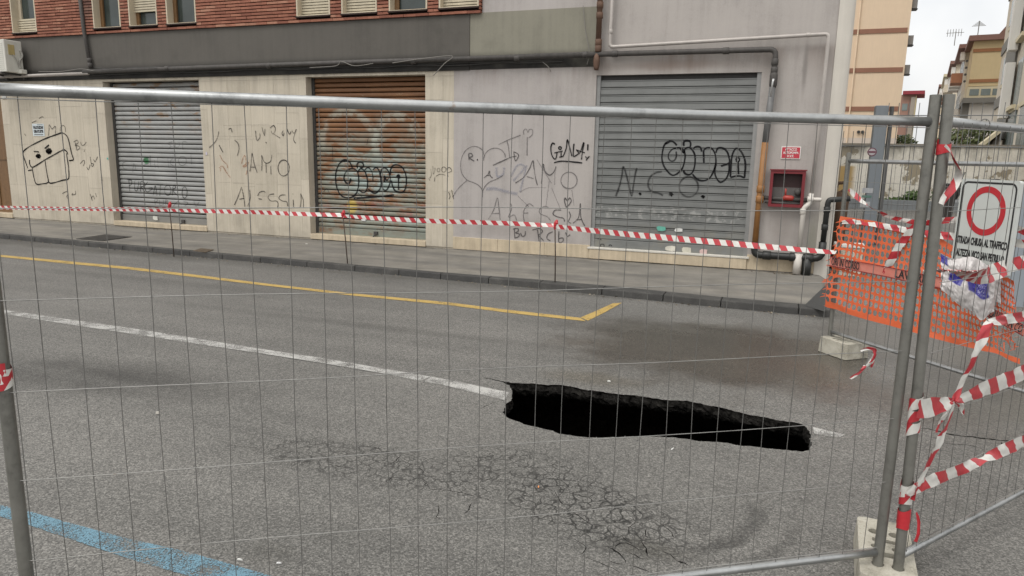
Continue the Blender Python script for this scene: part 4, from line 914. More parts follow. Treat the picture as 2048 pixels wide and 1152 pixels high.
# red wall sign
t = empty('fire_sign', (.12, 12.04, 1.88), 'red wall sign with white lettering ATTACCO AUTOPOMPA above the red cabinet', 'sign')
mb = MB(); mb.box(-.02, .265, 12.036, 12.046, 1.875, 2.065); mb.obj('border', WHT, t)
mb = MB(); mb.box(-.008, .253, 12.032, 12.0355, 1.887, 2.053); mb.obj('plate', plain('sign_red', (.42, .03, .05), .1, 8, .5, bump=0), t)
for s_, z, wd in (('ATTACCO', 2.018, .17), ('AUTOPOMPA', 1.968, .225), ('V.V.F.', 1.916, .10)): wtext(s_, .1225, z, wd, .052, WHT, t, 12.030, bold=.0012)
# fire brigade inlet cabinet
t = empty('hydrant_cabinet', (.11, 12.0, 1.14), 'red open fronted fire brigade inlet cabinet on the lilac wall', 'cabinet')
x0, x1, z0, z1 = -.145, .365, 1.135, 1.695
mb = MB(); mb.plate(rectp(x0, x1, z0, z1), [rectp(x0+.045, x1-.045, z0+.045, z1-.045)], lambda u, v, d: (u, d, v), 11.90, 12.045); mb.obj('frame', REDP, t, bev=.004)
mb = MB(); mb.box(x0-.015, x1+.015, 11.885, 12.0, z1+.001, z1+.02); mb.obj('top_lip', REDP, t)
mb = MB(); mb.box(x0+.045, x1-.045, 12.03, 12.04, z0+.30, z1-.045); mb.obj('back_panel', plain('maroon_inside', (.030, .009, .009), .3, 8, .6), t)
mb = MB(); mb.box(x0+.045, x1-.045, 12.028, 12.04, z0+.045, z0+.299); mb.obj('lower_panel', plain('grey_inside', (.11, .10, .095), .3, 8, .7), t)
mb = MB(); mb.tube([(x0-.10, 11.96, 1.27), (x1+.08, 11.96, 1.25)], .032, 9); mb.tube([(x0-.05, 11.95, 1.20), (x1, 11.95, 1.19)], .018, 8); mb.obj('inlet_pipe', IRON, t, smooth=True)
mb = MB(); mb.tube([(.06, 11.94, 1.26), (.10, 11.94, 1.28), (.19, 11.94, 1.275), (.22, 11.94, 1.265)], [.03, .042, .042, .03], 9); mb.tube([(.10, 11.94, 1.30), (.095, 11.93, 1.42)], .014, 7); mb.obj('red_valve', plain('valve_red', (.30, .03, .02), .25, 20, .5), t, smooth=True)
mb = MB(); mb.tube([(.27, 12.03, 1.37), (.27, 11.95, 1.37), (.27, 11.93, 1.37)], [.05, .05, .042], 14); mb.obj('hose_coupling', IRON, t, smooth=True)
# air conditioner
t = empty('air_conditioner', (-17.4, 11.72, 3.42), 'white box air conditioner on the grey fascia at the left edge', 'air conditioner')
ACW = plain('ac_case', (.52, .51, .46), .12, 4, .5)
x0, x1, y0, y1, z0, z1 = -17.25, -16.42, 11.50, 11.90, 3.47, 4.17
mb = MB(); mb.box(x0, x1, y0, y1, z0, z1); mb.obj('case', ACW, t, bev=.015)
mb = MB()
for k in range(14): mb.box(x0+.06, x1-.06, y0-.006, y0+.001, z0+.06+k*.042, z0+.075+k*.042)
g = mb.obj('grille', ACW, t); tag(g, kind='stuff')
mb = MB(); mb.box(x1+.001, x1+.012, 11.58, 11.72, z1-.32, z1-.10); mb.obj('label_plate', plain('yellowed', (.38, .30, .13), .2, 12, .6), t)
mb = MB(); mb.tube(smooth_line([(x1+.02, 11.84, 3.98), (x1+.05, 11.86, 3.85), (x1+.02, 11.80, 3.72), (x1+.03, 11.80, 3.56)], .03), .02, 7); mb.tube(smooth_line([(x1+.02, 11.66, 3.86), (x1+.04, 11.72, 3.76), (x1+.02, 11.78, 3.60)], .03), .008, 6); mb.obj('hose', plain('hose_grey', (.30, .29, .26), .1, 6), t, smooth=True)
mb = MB(); mb.box(x1-.08, x1+.10, 11.76, 11.9, 3.46, 3.55); mb.obj('connection_box', ACW, t, bev=.01)
for x in (x0+.12, x1-.12): mb = MB(); mb.box(x-.02, x+.02, 11.45, 12.02, 3.425, 3.469); mb.box(x-.02, x+.02, 11.96, 12.018, 3.35, 3.425); mb.obj('bracket', DARK, t)
# utility box at the pavement corner
x0, x1, y0, y1 = .96, 1.36, 12.75, 13.05; zt = wp(1672, 487, 12.75).z
t = empty('utility_box', ((x0+x1)/2, 12.9, 0), 'white peeling metal utility box behind the orange net', 'box')
UB = Mat('utility_white', .6); c = UB.ramp(UB.noise(9, 5), [(.3, (.40, .37, .29)), (.6, (.52, .49, .42))]); ru = UB.mr(UB.noise(1, 5, .7, vec=UB.sc(UB.pos(), 16, 16, 2)), .56, .64); c = UB.mix(UB.ma('MULTIPLY', ru, .7), c, (.20, .11, .04)); UB.col(c)
mb = MB(); mb.box(x0, x1, y0, y1, .0, zt-.06); mb.obj('body', UB.m, t, bev=.008)
mb = MB(); mb.box(x0-.025, x1+.025, y0-.025, y1+.025, zt-.058, zt); mb.obj('lid', WHT, t, bev=.01)
mb = MB(); mb.box(x0+.04, x1-.04, y0-.008, y0-.001, .12, zt-.12); mb.obj('door', UB.m, t, bev=.003)
# rusty pipe bracket beyond the corner
RU2 = plain('flaking_rust', (.085, .05, .03), .5, 14, .9)
b0 = wp(1683, 440, 13.6); t = empty('rusty_standpipe', (b0.x, 13.6, 0), 'rusty bent iron standpipe beside the building corner', 'pipe')
q = lambda px, py: wp(px, py, 13.6)
mb = MB(); mb.tube(smooth_line([q(1664, 398), q(1668, 383), q(1675, 368), q(1683, 366), q(1690, 367), q(1690, 385), q(1686, 398)], .03), .028, 8); mb.obj('bent_pipe', RU2, t, smooth=True)
mb = MB(); mb.tube([(q(1682, 410).x, 13.6, 0), q(1682, 412), q(1683, 396), q(1683, 384)], [.10, .12, .14, .09], 9); mb.obj('valve_body', RU2, t, smooth=True)
mb = MB(); mb.tube([q(1664, 392), q(1688, 380)], .022, 7); mb.tube([q(1674, 384), q(1674, 408)], .03, 7); mb.obj('cross_bar', RU2, t, smooth=True)
# ================================================================== TEMPORARY FENCE
def metal(name, c, rough, metalness, dirt=.5):
    m = Mat(name, rough, metalness); n1 = m.noise(7, 5, .65); n2 = m.noise(60, 3); n3 = m.noise(2.2, 4)
    f = m.ma('ADD', m.ma('MULTIPLY', n1, .5), m.ma('ADD', m.ma('MULTIPLY', n2, .2), m.ma('MULTIPLY', n3, .3)))
    cc = m.ramp(f, [(.30, tuple(x*(1-dirt) for x in c)), (.48, c), (.68, tuple(min(1, x*1.25) for x in c))])
    rs = m.mr(m.noise(14, 4, .7), .66, .74); cc = m.mix(m.ma('MULTIPLY', rs, .5), cc, (.20, .13, .08))
    m.col(cc); m.rough(m.ma('MULTIPLY_ADD', n1, .35, rough-.15)); m.bump(n2, .08, .001); return m.m
GALV = metal('galvanised_tube', (.33, .338, .338), .36, .85, .6); GALVD = metal('dull_galvanised_post', (.185, .182, .165), .45, .6, .55); WIRE = metal('fence_wire', (.145, .143, .136), .5, .5)
WIREH = metal('skylit_cross_wire', (.25, .247, .236), .48, .5)  # paler copy of the wire: sky glint on horizontals put into the colour
random.seed(11)
def wire_mesh(length, r, amp, seed, vertical=True):
    mb = MB(); n = 12 if vertical else 22; P = []
    for i in range(n+1):
        t = i/n; a = amp*noise.noise(Vector((t*3.1, seed*1.7, 0)))*(.3+.7*math.sin(math.pi*t)) ; b = amp*.6*noise.noise(Vector((t*2.3, seed*2.9, 5)))
        P.append((a, b, t*length) if vertical else (t*length, b*.5, a))
    mb.tube(P, r, 5, cap=False); return mb.mesh('wire', WIRE if vertical else WIREH, True)
def fence_panel(P0, ang, L, zt, label, ends=(1, 1), tops=None, z_posts=.10, zr=.19, hw=(1.66, 1.38, 1.09, .80, .52), step=.105, wr=.0014):
    t = empty('mesh_fence', (P0[0], P0[1], 0), label, 'fence', 'temporary mesh fence panels round the sinkhole')
    M = Matrix.Translation((P0[0], P0[1], 0)) @ Matrix.Rotation(ang, 4, 'Z')
    lean = tops or (Vector((0, 0, 0)), Vector((0, 0, 0)))
    for k, x in enumerate((0, L)):
        if not ends[k]: continue
        a = M @ Vector((x, 0, .02)); b = M @ Vector((x, 0, zt+z_posts))+lean[k]
        mb = MB(); P = [a+(b-a)*(i/10) for i in range(11)]; mb.tube(P, .021, 14, cap=False); o = mb.obj('post', GALVD, t, smooth=True)
        mb = MB(); d = (b-a).normalized(); mb.tube([b-d*.004, b+d*.001], [.0205, .017], 14); mb.obj('end_cap', WIRE, o)
    for z, nm in ((zt, 'top_rail'), (zr, 'bottom_rail')):
        fz = (z-.02)/(zt+z_posts-.02)
        a = M @ Vector((.018, 0, z))+lean[0]*fz; b = M @ Vector((L-.018, 0, z))+lean[1]*fz
        mb = MB(); P = [a+(b-a)*(i/16)+Vector((0, 0, -.006*math.sin(math.pi*i/16))) for i in range(17)]; mb.tube(P, .0185 if nm == 'top_rail' else .0165, 14); mb.obj(nm, GALV, t, smooth=True)
    vm = [wire_mesh(zt-zr, wr, .010, s_+L) for s_ in range(7)]
    x = .030; k = 0
    while x < L-.02:
        inst('wire', vm[(k*3+1) % 7], t, M @ Matrix.Translation((x+random.uniform(-.004, .004), -.006, zr)) @ Matrix.Rotation(random.uniform(-.006, .006), 4, 'Y')); x += step if k else .09; k += 1
    hm = [wire_mesh(L-.02, wr*1.15, .012, s_+3*L, False) for s_ in range(3)]
    for k, z in enumerate(list(hw)+[zr+.028, zt-.024]):
        inst('wire', hm[k % 3], t, M @ Matrix.Translation((.01, -.006-2*wr, z)))
    return t, M
AF = R(12.6726)-AW
PA = Vector((.532, 3.194, 0)); LF = 3.25
P0F = PA-Vector((math.cos(AF), math.sin(AF), 0))*LF
FN = Vector((math.sin(AF), -math.cos(AF), 0))
front, MF = fence_panel(P0F, AF, LF, 2.0, 'nearest wide mesh fence panel with thick top rail in front of the sinkhole')
PB0 = Vector((.613, 3.19, 0)); AR_ = math.atan2(.807, .59); RN = Vector((.807, -.59, 0)).normalized()
right, MR_ = fence_panel(PB0, AR_, 2.93, 2.0, 'mesh fence panel running back from the clamped posts at right', tops=(Vector((-.038, -.004, 0)), Vector((0, 0, 0))))
PK0 = Vector((.59, 7.52, 0)); AK = math.atan2(-.753, .66); KN = Vector((-.753, -.66, 0)).normalized()
back, MK = fence_panel(PK0, AK, 2.60, 1.855, 'farther mesh fence panel carrying the orange net and the round road sign', z_posts=.075)
# wire tie on the bottom rail of the right panel
mb = MB(); c = MR_ @ Vector((.16, 0, .185)); mb.tube([c+Vector((.03*math.cos(a)*.59, .03*math.cos(a)*.8, .034*math.sin(a)-.006)) for a in [i*.42 for i in range(16)]], .0016, 5); mb.obj('wire_tie', WIRE, right, smooth=True)
mb = MB(); c = MR_ @ Vector((.22, 0, 2.0)); mb.tube([c+RN*.0195*math.cos(a)+Vector((0, 0, .0195*math.sin(a))) for a in [i*.42 for i in range(16)]], .0022, 5); mb.obj('wire_tie', WIRE, right, smooth=True)

# ---- concrete feet
cm_ = Mat('cast_concrete', .9); n1 = cm_.noise(9, 6, .65); n2 = cm_.noise(120, 3)
cc = cm_.ramp(cm_.ma('ADD', cm_.ma('MULTIPLY', n1, .65), cm_.ma('MULTIPLY', n2, .35)), [(.30, (.16, .15, .12)), (.5, (.34, .32, .265)), (.7, (.46, .44, .38))]); dk = cm_.mr(cm_.noise(5, 5, .7), .55, .68); cc = cm_.mix(cm_.ma('MULTIPLY', dk, .6), cc, (.09, .085, .07));
cm_.col(cc); cm_.bump(cm_.noise(45, 5, .7), .5, .004); CONC = cm_.m
def foot(center, ang, L, W_, H_, holes, label):
    t = empty('concrete_block', center, label, 'fence foot', 'concrete feet of the fence')
    M = Matrix.Translation(center) @ Matrix.Rotation(ang, 4, 'Z'); r = .03; o = []
    for cx, cy, a0 in ((L/2-r, W_/2-r, 0), (-L/2+r, W_/2-r, 90), (-L/2+r, -W_/2+r, 180), (L/2-r, -W_/2+r, 270)):
        for k in range(5): o.append((cx+r*math.cos(R(a0+k*22.5)), cy+r*math.sin(R(a0+k*22.5))))
    def fn(u, v, d): 
        s_ = 1-.05*(d/H_) if d > .02 else 1.0
        return M @ Vector((u*s_, v*s_, d))
    mb = MB(); mb.plate(o, holes, fn, H_, .004); b = mb.obj('block', CONC, t, bev=.006)
    mb = MB(); mb.box(-L/2+.02, L/2-.02, -W_/2+.02, W_/2-.02, .005, .03); me = mb.mesh('base', CONC); inst('base', me, t, M)
    return t
pm_ = (G(1755, 1129, .13)+G(1797, 1138, .13))/2; far = G(1766, 1050, .13); dv = Vector((far.x-pm_.x, far.y-pm_.y)); fa = math.atan2(dv.y, dv.x)
dvn = dv.normalized(); cen = Vector((pm_.x+dvn.x*.165, pm_.y+dvn.y*.165, 0))
foot(cen, fa, .58, .235, .13, [circ(-.165, .041, .027), circ(-.165, -.041, .027), rectp(-.09, -.045, -.05, .05), circ(0.0, .045, .02), circ(0.0, -.045, .02), rectp(.05, .085, -.055, .055), circ(.15, .045, .026), circ(.15, -.045, .026)], 'pale concrete foot with holes under the two clamped posts')
foot(Vector((PK0.x+.12, PK0.y-.12, 0)), AK+R(90), .30, .36, .15, [circ(0, .15, .024), rectp(-.09, .09, .05, .075), rectp(-.09, .09, .0, .025), rectp(-.09, .09, -.05, -.025), rectp(-.09, .09, -.10, -.075)], 'broken concrete foot under the post of the farther fence panel')
foot(Vector((P0F.x, P0F.y, 0)), AF+R(90), .58, .235, .13, [circ(0, 0, .027)], 'concrete foot under the left post of the nearest fence panel')

# ================================================================== BARRIER TAPE
tm = Mat('barrier_tape', .38); uvn = tm.nt.nodes.new('ShaderNodeUVMap').outputs[0]; ux, uy, _ = tm.xyz(uvn)
st = tm.ma('FRACT', tm.ma('DIVIDE', tm.ma('SUBTRACT', ux, tm.ma('MULTIPLY', uy, .75)), .165))
red = tm.ma('LESS_THAN', st, .5); dn = tm.noise(30, 4)
tm.col(tm.mix(red, tm.mix(dn, (.44, .43, .40), (.62, .61, .58)), tm.mix(dn, (.30, .018, .025), (.43, .03, .04)))); tm.bump(tm.noise(45, 3), .25, .004); TAPE = tm.m
def only_red():
    m = Mat('red_tape', .38); dn = m.noise(30, 4); m.col(m.mix(dn, (.34, .015, .022), (.50, .03, .04))); m.bump(m.noise(60, 3), .4, .004); return m.m
REDT = only_red()
PINK = Mat('pale_red_tape', .4); PINK.col(PINK.mix(PINK.noise(12, 4), (.50, .12, .085), (.55, .25, .20))); PINK = PINK.m
def ribbon(mb, pts, width, nrm, twist=None, crumple=.004, u0=0.0, step=.025, nv=4, seed=0):
    """Tape along pts; width and twist (degrees) may be lists matched to pts."""
    n = len(pts); wl = width if isinstance(width, (list, tuple)) else [width]*n; tw = twist or [0]*n
    data = []
    for i in range(n-1):
        g = lambda k: (Vector(pts[max(0, min(n-1, k))]), wl[max(0, min(n-1, k))], tw[max(0, min(n-1, k))])
        (p0, _, _), (p1, w1, t1), (p2, w2, t2), (p3, _, _) = g(i-1), g(i), g(i+1), g(i+2); m_ = max(2, int((p2-p1).length/step))
        for k in range(m_):
            f_ = k/m_; f2 = f_*f_; f3 = f2*f_; e = f2*(3-2*f_)
            data.append((.5*((2*p1)+(p2-p0)*f_+(2*p0-5*p1+4*p2-p3)*f2+(3*p1-p0-3*p2+p3)*f3), w1+(w2-w1)*e, t1+(t2-t1)*e))
    data.append((Vector(pts[-1]), wl[-1], tw[-1]))
    Q = [d[0] for d in data]; N_ = len(Q); L = u0; rows = []; us = []
    for i in range(N_):
        t = (Q[min(i+1, N_-1)]-Q[max(i-1, 0)]).normalized(); a = t.cross(nrm)
        if a.length < 1e-4: a = Vector((0, 0, 1))
        a.normalize(); b = a.cross(t).normalized(); th = R(data[i][2]); wd = a*math.cos(th)+b*math.sin(th); nn = wd.cross(t)
        if i: L += (Q[i]-Q[i-1]).length
        us.append(L); ww = data[i][1]; row = []
        for j in range(nv+1):
            v = j/nv-.5; c = crumple*noise.noise(Vector((L*14, j*1.3, seed)))*(1+1.5*max(0, .07-ww)/.07)
            row.append(Q[i]+wd*(v*ww)+nn*c)
        rows.append(row)
    mb.grid(lambda i, j: rows[i][j], N_-1, nv, lambda i, j: (us[i], (j/nv)*.07))
    return L
def tape(name, label, segs, mat=TAPE, nrm=FN, crumple=.006, tails=None, seed=0, group=None):
    """segs: list of (pts, width, twist) – one knotted length of tape is one thing."""
    mb = MB(); u = seed*.037
    for k, sg in enumerate(segs):
        p, w_, t_ = sg[:3]; nn = sg[3] if len(sg) > 3 else nrm
        u = ribbon(mb, p, w_, nn, t_, crumple, u, seed=seed+k)
    o = mb.obj(name, mat, smooth=True); tag(o, label, 'tape', group or 'red and white barrier tapes'); return o
def on(P, n, off): return lambda px, py: pl(px, py, P+n*off, n)
# long tape along the pavement, carried by three thin rods
rods = [((348, 513), (338, 408)), ((696, 538), (685, 425)), ((1110, 577), (1110, 445))]; RODM = plain('rebar', (.05, .035, .025), .4, 30, .8); rtop = []
for k, (b, tpx) in enumerate(rods):
    g = G(*b); tp = wp(tpx[0], tpx[1], g.y); rtop.append(tp)
    t = empty('steel_rod', g, ('thin dark steel rod holding the tape before the left grey shutter', 'thin dark steel rod holding the tape before the rusty shutter', 'thin dark steel rod holding the tape before the lilac wall')[k], 'rod', 'steel rods at the kerb')
    mb = MB(); mb.tube([g+Vector((0, 0, -.01)), g+(tp-g)*.5+Vector((.006, 0, 0)), tp], .009, 7); mb.obj('shaft', RODM, t, smooth=True)
    mb = MB(); mb.tube([tp-Vector((0, 0, .10)), tp-Vector((0, 0, .05)), tp+Vector((.02, 0, .0)), tp+Vector((.03, 0, .04))], [.012, .026, .03, .012], 7); mb.obj('tape_knot', REDT, t)
q = [rtop[i]-Vector((0, .012, 0)) for i in range(3)]
Z = lambda v, z: Vector((v.x, v.y, z))
yk = 9.47
L1 = [wp(-140, 412, yk), wp(0, 415, yk), wp(170, 418, yk), wp(338, 419.5, q[0].y)]
L2 = [wp(340, 419.5, q[0].y), wp(430, 422.5, yk), wp(512, 424.5, yk), wp(600, 428, yk), wp(684, 430, q[1].y)]
L3 = [wp(686, 432, q[1].y), wp(770, 437.5, yk), wp(850, 441.5, yk), wp(960, 445, yk), wp(1024, 447, yk), wp(1108, 451, q[2].y)]
endp = pl(1672, 505, PK0+KN*.05, KN); L4 = [wp(1112, 453, q[2].y)]
for f_, px in ((.25, (1230, 466)), (.45, (1340, 476)), (.7, (1490, 489.5)), (.9, (1610, 500))): L4.append(wp(px[0], px[1], q[2].y+(endp.y-q[2].y)*f_))
L4.append(endp)
tape('barrier_tape', 'long red and white tape stretched along the kerb before the shutters', [(L1, .068, None, Vector((0, -1, 0))), (L2, .066, [0, 8, 0, 15, 25], Vector((0, -1, 0))), (L3, [.05, .068, .068, .066, .064, .055], [0, 10, 0, 0, 6, 30], Vector((0, -1, 0))), (L4, [.06, .07, .07, .066, .055, .045], [0, 5, 15, 25, 35, 45], Vector((0, -1, 0)))], crumple=.004, seed=1)
rp_ = on(PB0, RN, .03)
tape('barrier_tape', 'red and white tape knotted in a star on the right fence panel', [
  ([rp_(1836, 818), rp_(1862, 815), rp_(1890, 808), rp_(1909, 802)], [.075, .085, .06, .02], [0, 0, 10, 30], RN),
  ([rp_(1909, 802), rp_(1935, 793), rp_(1965, 779), rp_(2000, 766), rp_(2048, 744), rp_(2110, 715)], [.02, .05, .075, .08, .08, .075], [30, 5, 0, 0, 0, 0], RN),
  ([rp_(1908, 803), rp_(1928, 760), rp_(1948, 715), rp_(1966, 672), rp_(1981, 644)], [.02, .05, .055, .055, .03], [20, 0, 0, 20, 40], RN),
  ([rp_(1981, 644), rp_(2005, 640), rp_(2048, 632), rp_(2110, 618)], [.03, .045, .05, .05], [40, 10, 0, 0], RN),
  ([rp_(1908, 803), rp_(1896, 845), rp_(1876, 890), rp_(1856, 930), rp_(1838, 970), rp_(1824, 1000)], [.02, .05, .055, .05, .05, .02], [0, 10, 0, 10, 0, 30], RN),
  ([rp_(1903, 806), rp_(1890, 828), rp_(1879, 846), rp_(1871, 864)], [.02, .035, .035, .02], [0, 30, 20, 0], RN),
  ([rp_(1913, 803), rp_(1923, 812), rp_(1926, 822), rp_(1927, 831)], [.012, .025, .025, .015], None, RN)], nrm=RN, crumple=.010, seed=2)
tape('barrier_tape', 'low red and white tape rising to the right from the foot of the clamped posts', [
  ([rp_(1814, 990), rp_(1840, 972), rp_(1880, 955), rp_(1920, 940), rp_(1950, 926), rp_(1968, 919), rp_(2000, 903), rp_(2048, 882), rp_(2110, 850)], [.03, .055, .06, .058, .045, .025, .06, .07, .07], [0, 10, 0, 0, 30, 60, 10, 0, 0], RN)], nrm=RN, crumple=.008, seed=3)
# tape wound round the clamped post
def postB(z): return Vector((PB0.x-.038*(z-.02)/2.08, PB0.y-.004*(z-.02)/2.08, z))
def wound(name, label, z0, z1, turns, w_, seed, post=postB, r=.0245, mat=TAPE, tail=None):
    P = []; n = int(turns*14); mb = MB(); rows = []
    for i in range(n+1):
        t = i/n; a = turns*2*math.pi*t+seed; z = z0+(z1-z0)*t; row = []
        for j in range(4):
            zz = z+(j/3-.5)*w_*(1+.15*math.sin(a*2+seed)); rr = r+.0015*noise.noise(Vector((a*2, j, seed)))+.001*abs(math.sin(i*1.7)); c = post(zz); row.append(c+Vector((rr*math.cos(a), rr*math.sin(a), 0)))
        rows.append(row)
    mb.grid(lambda i, j: rows[i][j], n, 3, lambda i, j: (i/n*turns*2*math.pi*r*1.6, j/3*.07))
    if tail: ribbon(mb, tail[0], tail[1], RN, None, .006, seed=seed)
    o = mb.obj(name, mat, smooth=True); tag(o, label, 'tape', 'red and white barrier tapes'); return o
wound('wound_tape', 'red and white tape wound round the clamped post at mid height', .74, .91, 3.2, .05, 1.0)
wound('wound_tape', 'crumpled pale tape wound low round the clamped post', .45, .52, 2.2, .055, 2.2)
wound('wound_tape', 'red tape tied round the clamped post just above its concrete foot', .345, .385, 1.6, .06, 2.8, mat=REDT, tail=([postB(.40)+RN*.03+Vector((.02, .02, 0)), postB(.35)+RN*.03+Vector((.035, .03, 0)), postB(.30)+RN*.03+Vector((.04, .03, 0)), postB(.265)+RN*.03+Vector((.03, .025, 0))], [.01, .014, .016, .02]))
wound('wound_tape', 'dark red tape knotted near the top of the clamped post', 1.885, 1.915, 1.5, .035, .6, mat=REDT)
def postA(z): return Vector((P0F.x, P0F.y, z))
wound('wound_tape', 'red and white tape wound round the left post of the nearest panel', pl(5, 752, P0F, FN).z-.025, pl(5, 752, P0F, FN).z+.025, 2.4, .04, 3.5, post=postA)
rq = on(PB0, RN, .02)
tape('barrier_tape', 'loose tape end dangling from the knot near the top of the clamped post', [([rq(1890, 291), rq(1901, 302), rq(1909, 322), rq(1916, 342), rq(1914, 360), rq(1904, 376), rq(1893, 390), rq(1884, 410)], [.015, .025, .035, .04, .03, .035, .035, .03], [0, 20, 40, 60, 110, 150, 160, 170], RN)], crumple=.006, seed=4)
mixp = lambda px, py, zc: az(px, py, zc)
tape('barrier_tape', 'broad taut tape crossing the plastic bag below the road sign', [([mixp(1853, 538, 3.0), mixp(1880, 541, 3.5), mixp(1905, 541, 4.1), mixp(1935, 546, 4.7), mixp(1965, 551, 5.0), mixp(1992, 543, 5.15), mixp(2020, 531, 5.2), mixp(2060, 522, 5.2), mixp(2120, 512, 5.2)], [.03, .04, .09, .13, .14, .12, .10, .10, .10], [60, 30, 10, 0, 0, 0, 0, 0, 0], Vector((-.3, -.95, 0)))], crumple=.016, seed=5)
bp_ = on(PK0, KN, .07)
tape('barrier_tape', 'slanting tape strip hanging over the orange net', [([bp_(1832, 448), bp_(1815, 470), bp_(1800, 490), bp_(1784, 518), bp_(1768, 547)], [.04, .06, .075, .07, .03], [0, 20, 0, 20, 30], KN)], crumple=.012, seed=6)
bk = on(PK0, KN, -.12)
tape('barrier_tape', 'thin twisted tape drooping behind the orange net', [([bk(1698, 378), bk(1708, 388), bk(1722, 402), bk(1745, 417), bk(1775, 432), bk(1810, 441), bk(1850, 446), bk(1900, 440), bk(1960, 440), bk(2020, 452), bk(2080, 478)], [.03, .05, .06, .04, .04, .04, .05, .05, .05, .05, .05], [0, 40, 80, 120, 160, 180, 160, 180, 180, 180, 180], KN)], crumple=.006, seed=7)
bt = on(PK0, KN, .055)
tape('barrier_tape', 'red and white tape woven along the top of the orange net', [([bt(1684, 445), bt(1700, 443), bt(1735, 447), bt(1780, 454), bt(1830, 464), bt(1870, 469), bt(1905, 473), bt(1960, 478), bt(2020, 484), bt(2070, 492)], [.03, .045, .05, .05, .055, .06, .06, .06, .06, .06], [0, 20, 40, 20, 10, 20, 0, 0, 0, 0], KN)], crumple=.014, seed=8)
ft = on(PA, FN, .012)
tape('barrier_tape', 'torn scrap of tape knotted on a wire of the nearest panel', [([ft(1722, 702), ft(1735, 697), ft(1748, 698)], [.006, .014, .010], None, FN), ([ft(1748, 698), ft(1750, 708), ft(1742, 722), ft(1730, 735)], [.014, .02, .022, .008], [0, 40, 60, 30], FN), ([ft(1748, 708), ft(1745, 725), ft(1743, 735)], [.014, .016, .006], None, FN), ([ft(1732, 733), ft(1718, 745), ft(1700, 757)], [.012, .008, .003], None, FN)], mat=TAPE, crumple=.006, seed=9)

# ================================================================== ORANGE NET
nm_ = Mat('orange_plastic_net', .5); dn = nm_.noise(9, 4); nm_.col(nm_.mix(dn, (.52, .085, .025), (.68, .145, .055))); NET = nm_.m
nplane = on(PK0, KN, .03)
TOP = [(1690, 432), (1735, 440), (1785, 449), (1835, 462), (1880, 474), (1920, 500), (1965, 520), (2005, 545), (2030, 562)]
BOT = [(1657, 612), (1705, 630), (1760, 646), (1815, 660), (1862, 674), (1915, 688), (1960, 699), (2003, 711), (2042, 728)]
def pline(L, t):
    k = t*(len(L)-1); i = min(int(k), len(L)-2); f_ = k-i; return L[i][0]+(L[i+1][0]-L[i][0])*f_, L[i][1]+(L[i+1][1]-L[i][1])*f_
NX, NY = 42, 14
def netp(s_, t_):
    a = pline(TOP, s_); b = pline(BOT, s_); x = a[0]+(b[0]-a[0])*t_; y = a[1]+(b[1]-a[1])*t_
    if s_ < .03: x += -7+5*noise.noise(Vector((t_*9, 3, 1)))*2
    p = nplane(x, y); k = .35+.65*max(0, (s_-.45)/.55)
    w_ = noise.noise(Vector((s_*5, t_*3, 1)))*.07*k+noise.noise(Vector((s_*14, t_*9, 4)))*.03*k
    p = p+KN*(.012+w_*.6+abs(w_)*.4); p.z += .014*k*noise.noise(Vector((s_*9, t_*7, 9))); return p
mb = MB()
TE = [0]+[.05+.90*k/(NY-2) for k in range(NY-1)]+[1]
def cell(i, j, solid):
    s0, s1, t0, t1 = i/NX, (i+1)/NX, TE[j], TE[j+1]
    if solid:
        mb.quad(netp(s0, t0), netp(s1, t0), netp(s1, t1), netp(s0, t1)); return
    sm, tm_ = (s0+s1)/2, (t0+t1)/2; n = 12; o = []; inn = []
    for k in range(n):
        a = 2*math.pi*(k+.5)/n; c, s_ = math.cos(a), math.sin(a); m_ = max(abs(c), abs(s_)); o.append(netp(sm+c/m_/2/NX, tm_+s_/m_/2*(t1-t0))); inn.append(netp(sm+c*.395/NX, tm_+s_*.385*(t1-t0)))
    b = len(mb.v); mb.v += o+inn
    for k in range(n): mb.f.append((b+k, b+(k+1) % n, b+n+(k+1) % n, b+n+k))
torn = set()
for i in range(NX):
    for j in range(NY):
        s_, t_ = (i+.5)/NX, (j+.5)/NY
        if s_ > .86 and .60 < t_ < .93 and noise.noise(Vector((s_*11, t_*5, 2))) > -.15: torn.add((i, j)); continue
        if j not in (0, NY-1) and random.random() < .006: torn.add((i, j)); continue
        cell(i, j, j in (0, NY-1))
# ragged ends at the torn left edge and along the tear
for k in range(26):
    t_ = random.uniform(.05, .95); a = netp(0, t_); e = a-Vector((.66, -.753, 0))*random.uniform(.02, .07)+Vector((0, 0, random.uniform(-.03, .01))); mb.quad(a, a+Vector((0, 0, .012)), e+Vector((0, 0, .004)), e)
for k in range(22):
    s_ = random.uniform(.86, .98); a = netp(s_, random.uniform(.62, .92)); e = a+Vector((random.uniform(-.05, .05), random.uniform(-.03, .03), random.uniform(-.09, .02))); mb.quad(a, a+Vector((.010, 0, .004)), e+Vector((.003, 0, .003)), e)
o = mb.obj('safety_net', NET); tag(o, 'torn orange plastic safety net tied to the farther fence panel', 'net')
sm_ = o.modifiers.new('thickness', 'SOLIDIFY'); sm_.thickness = .002
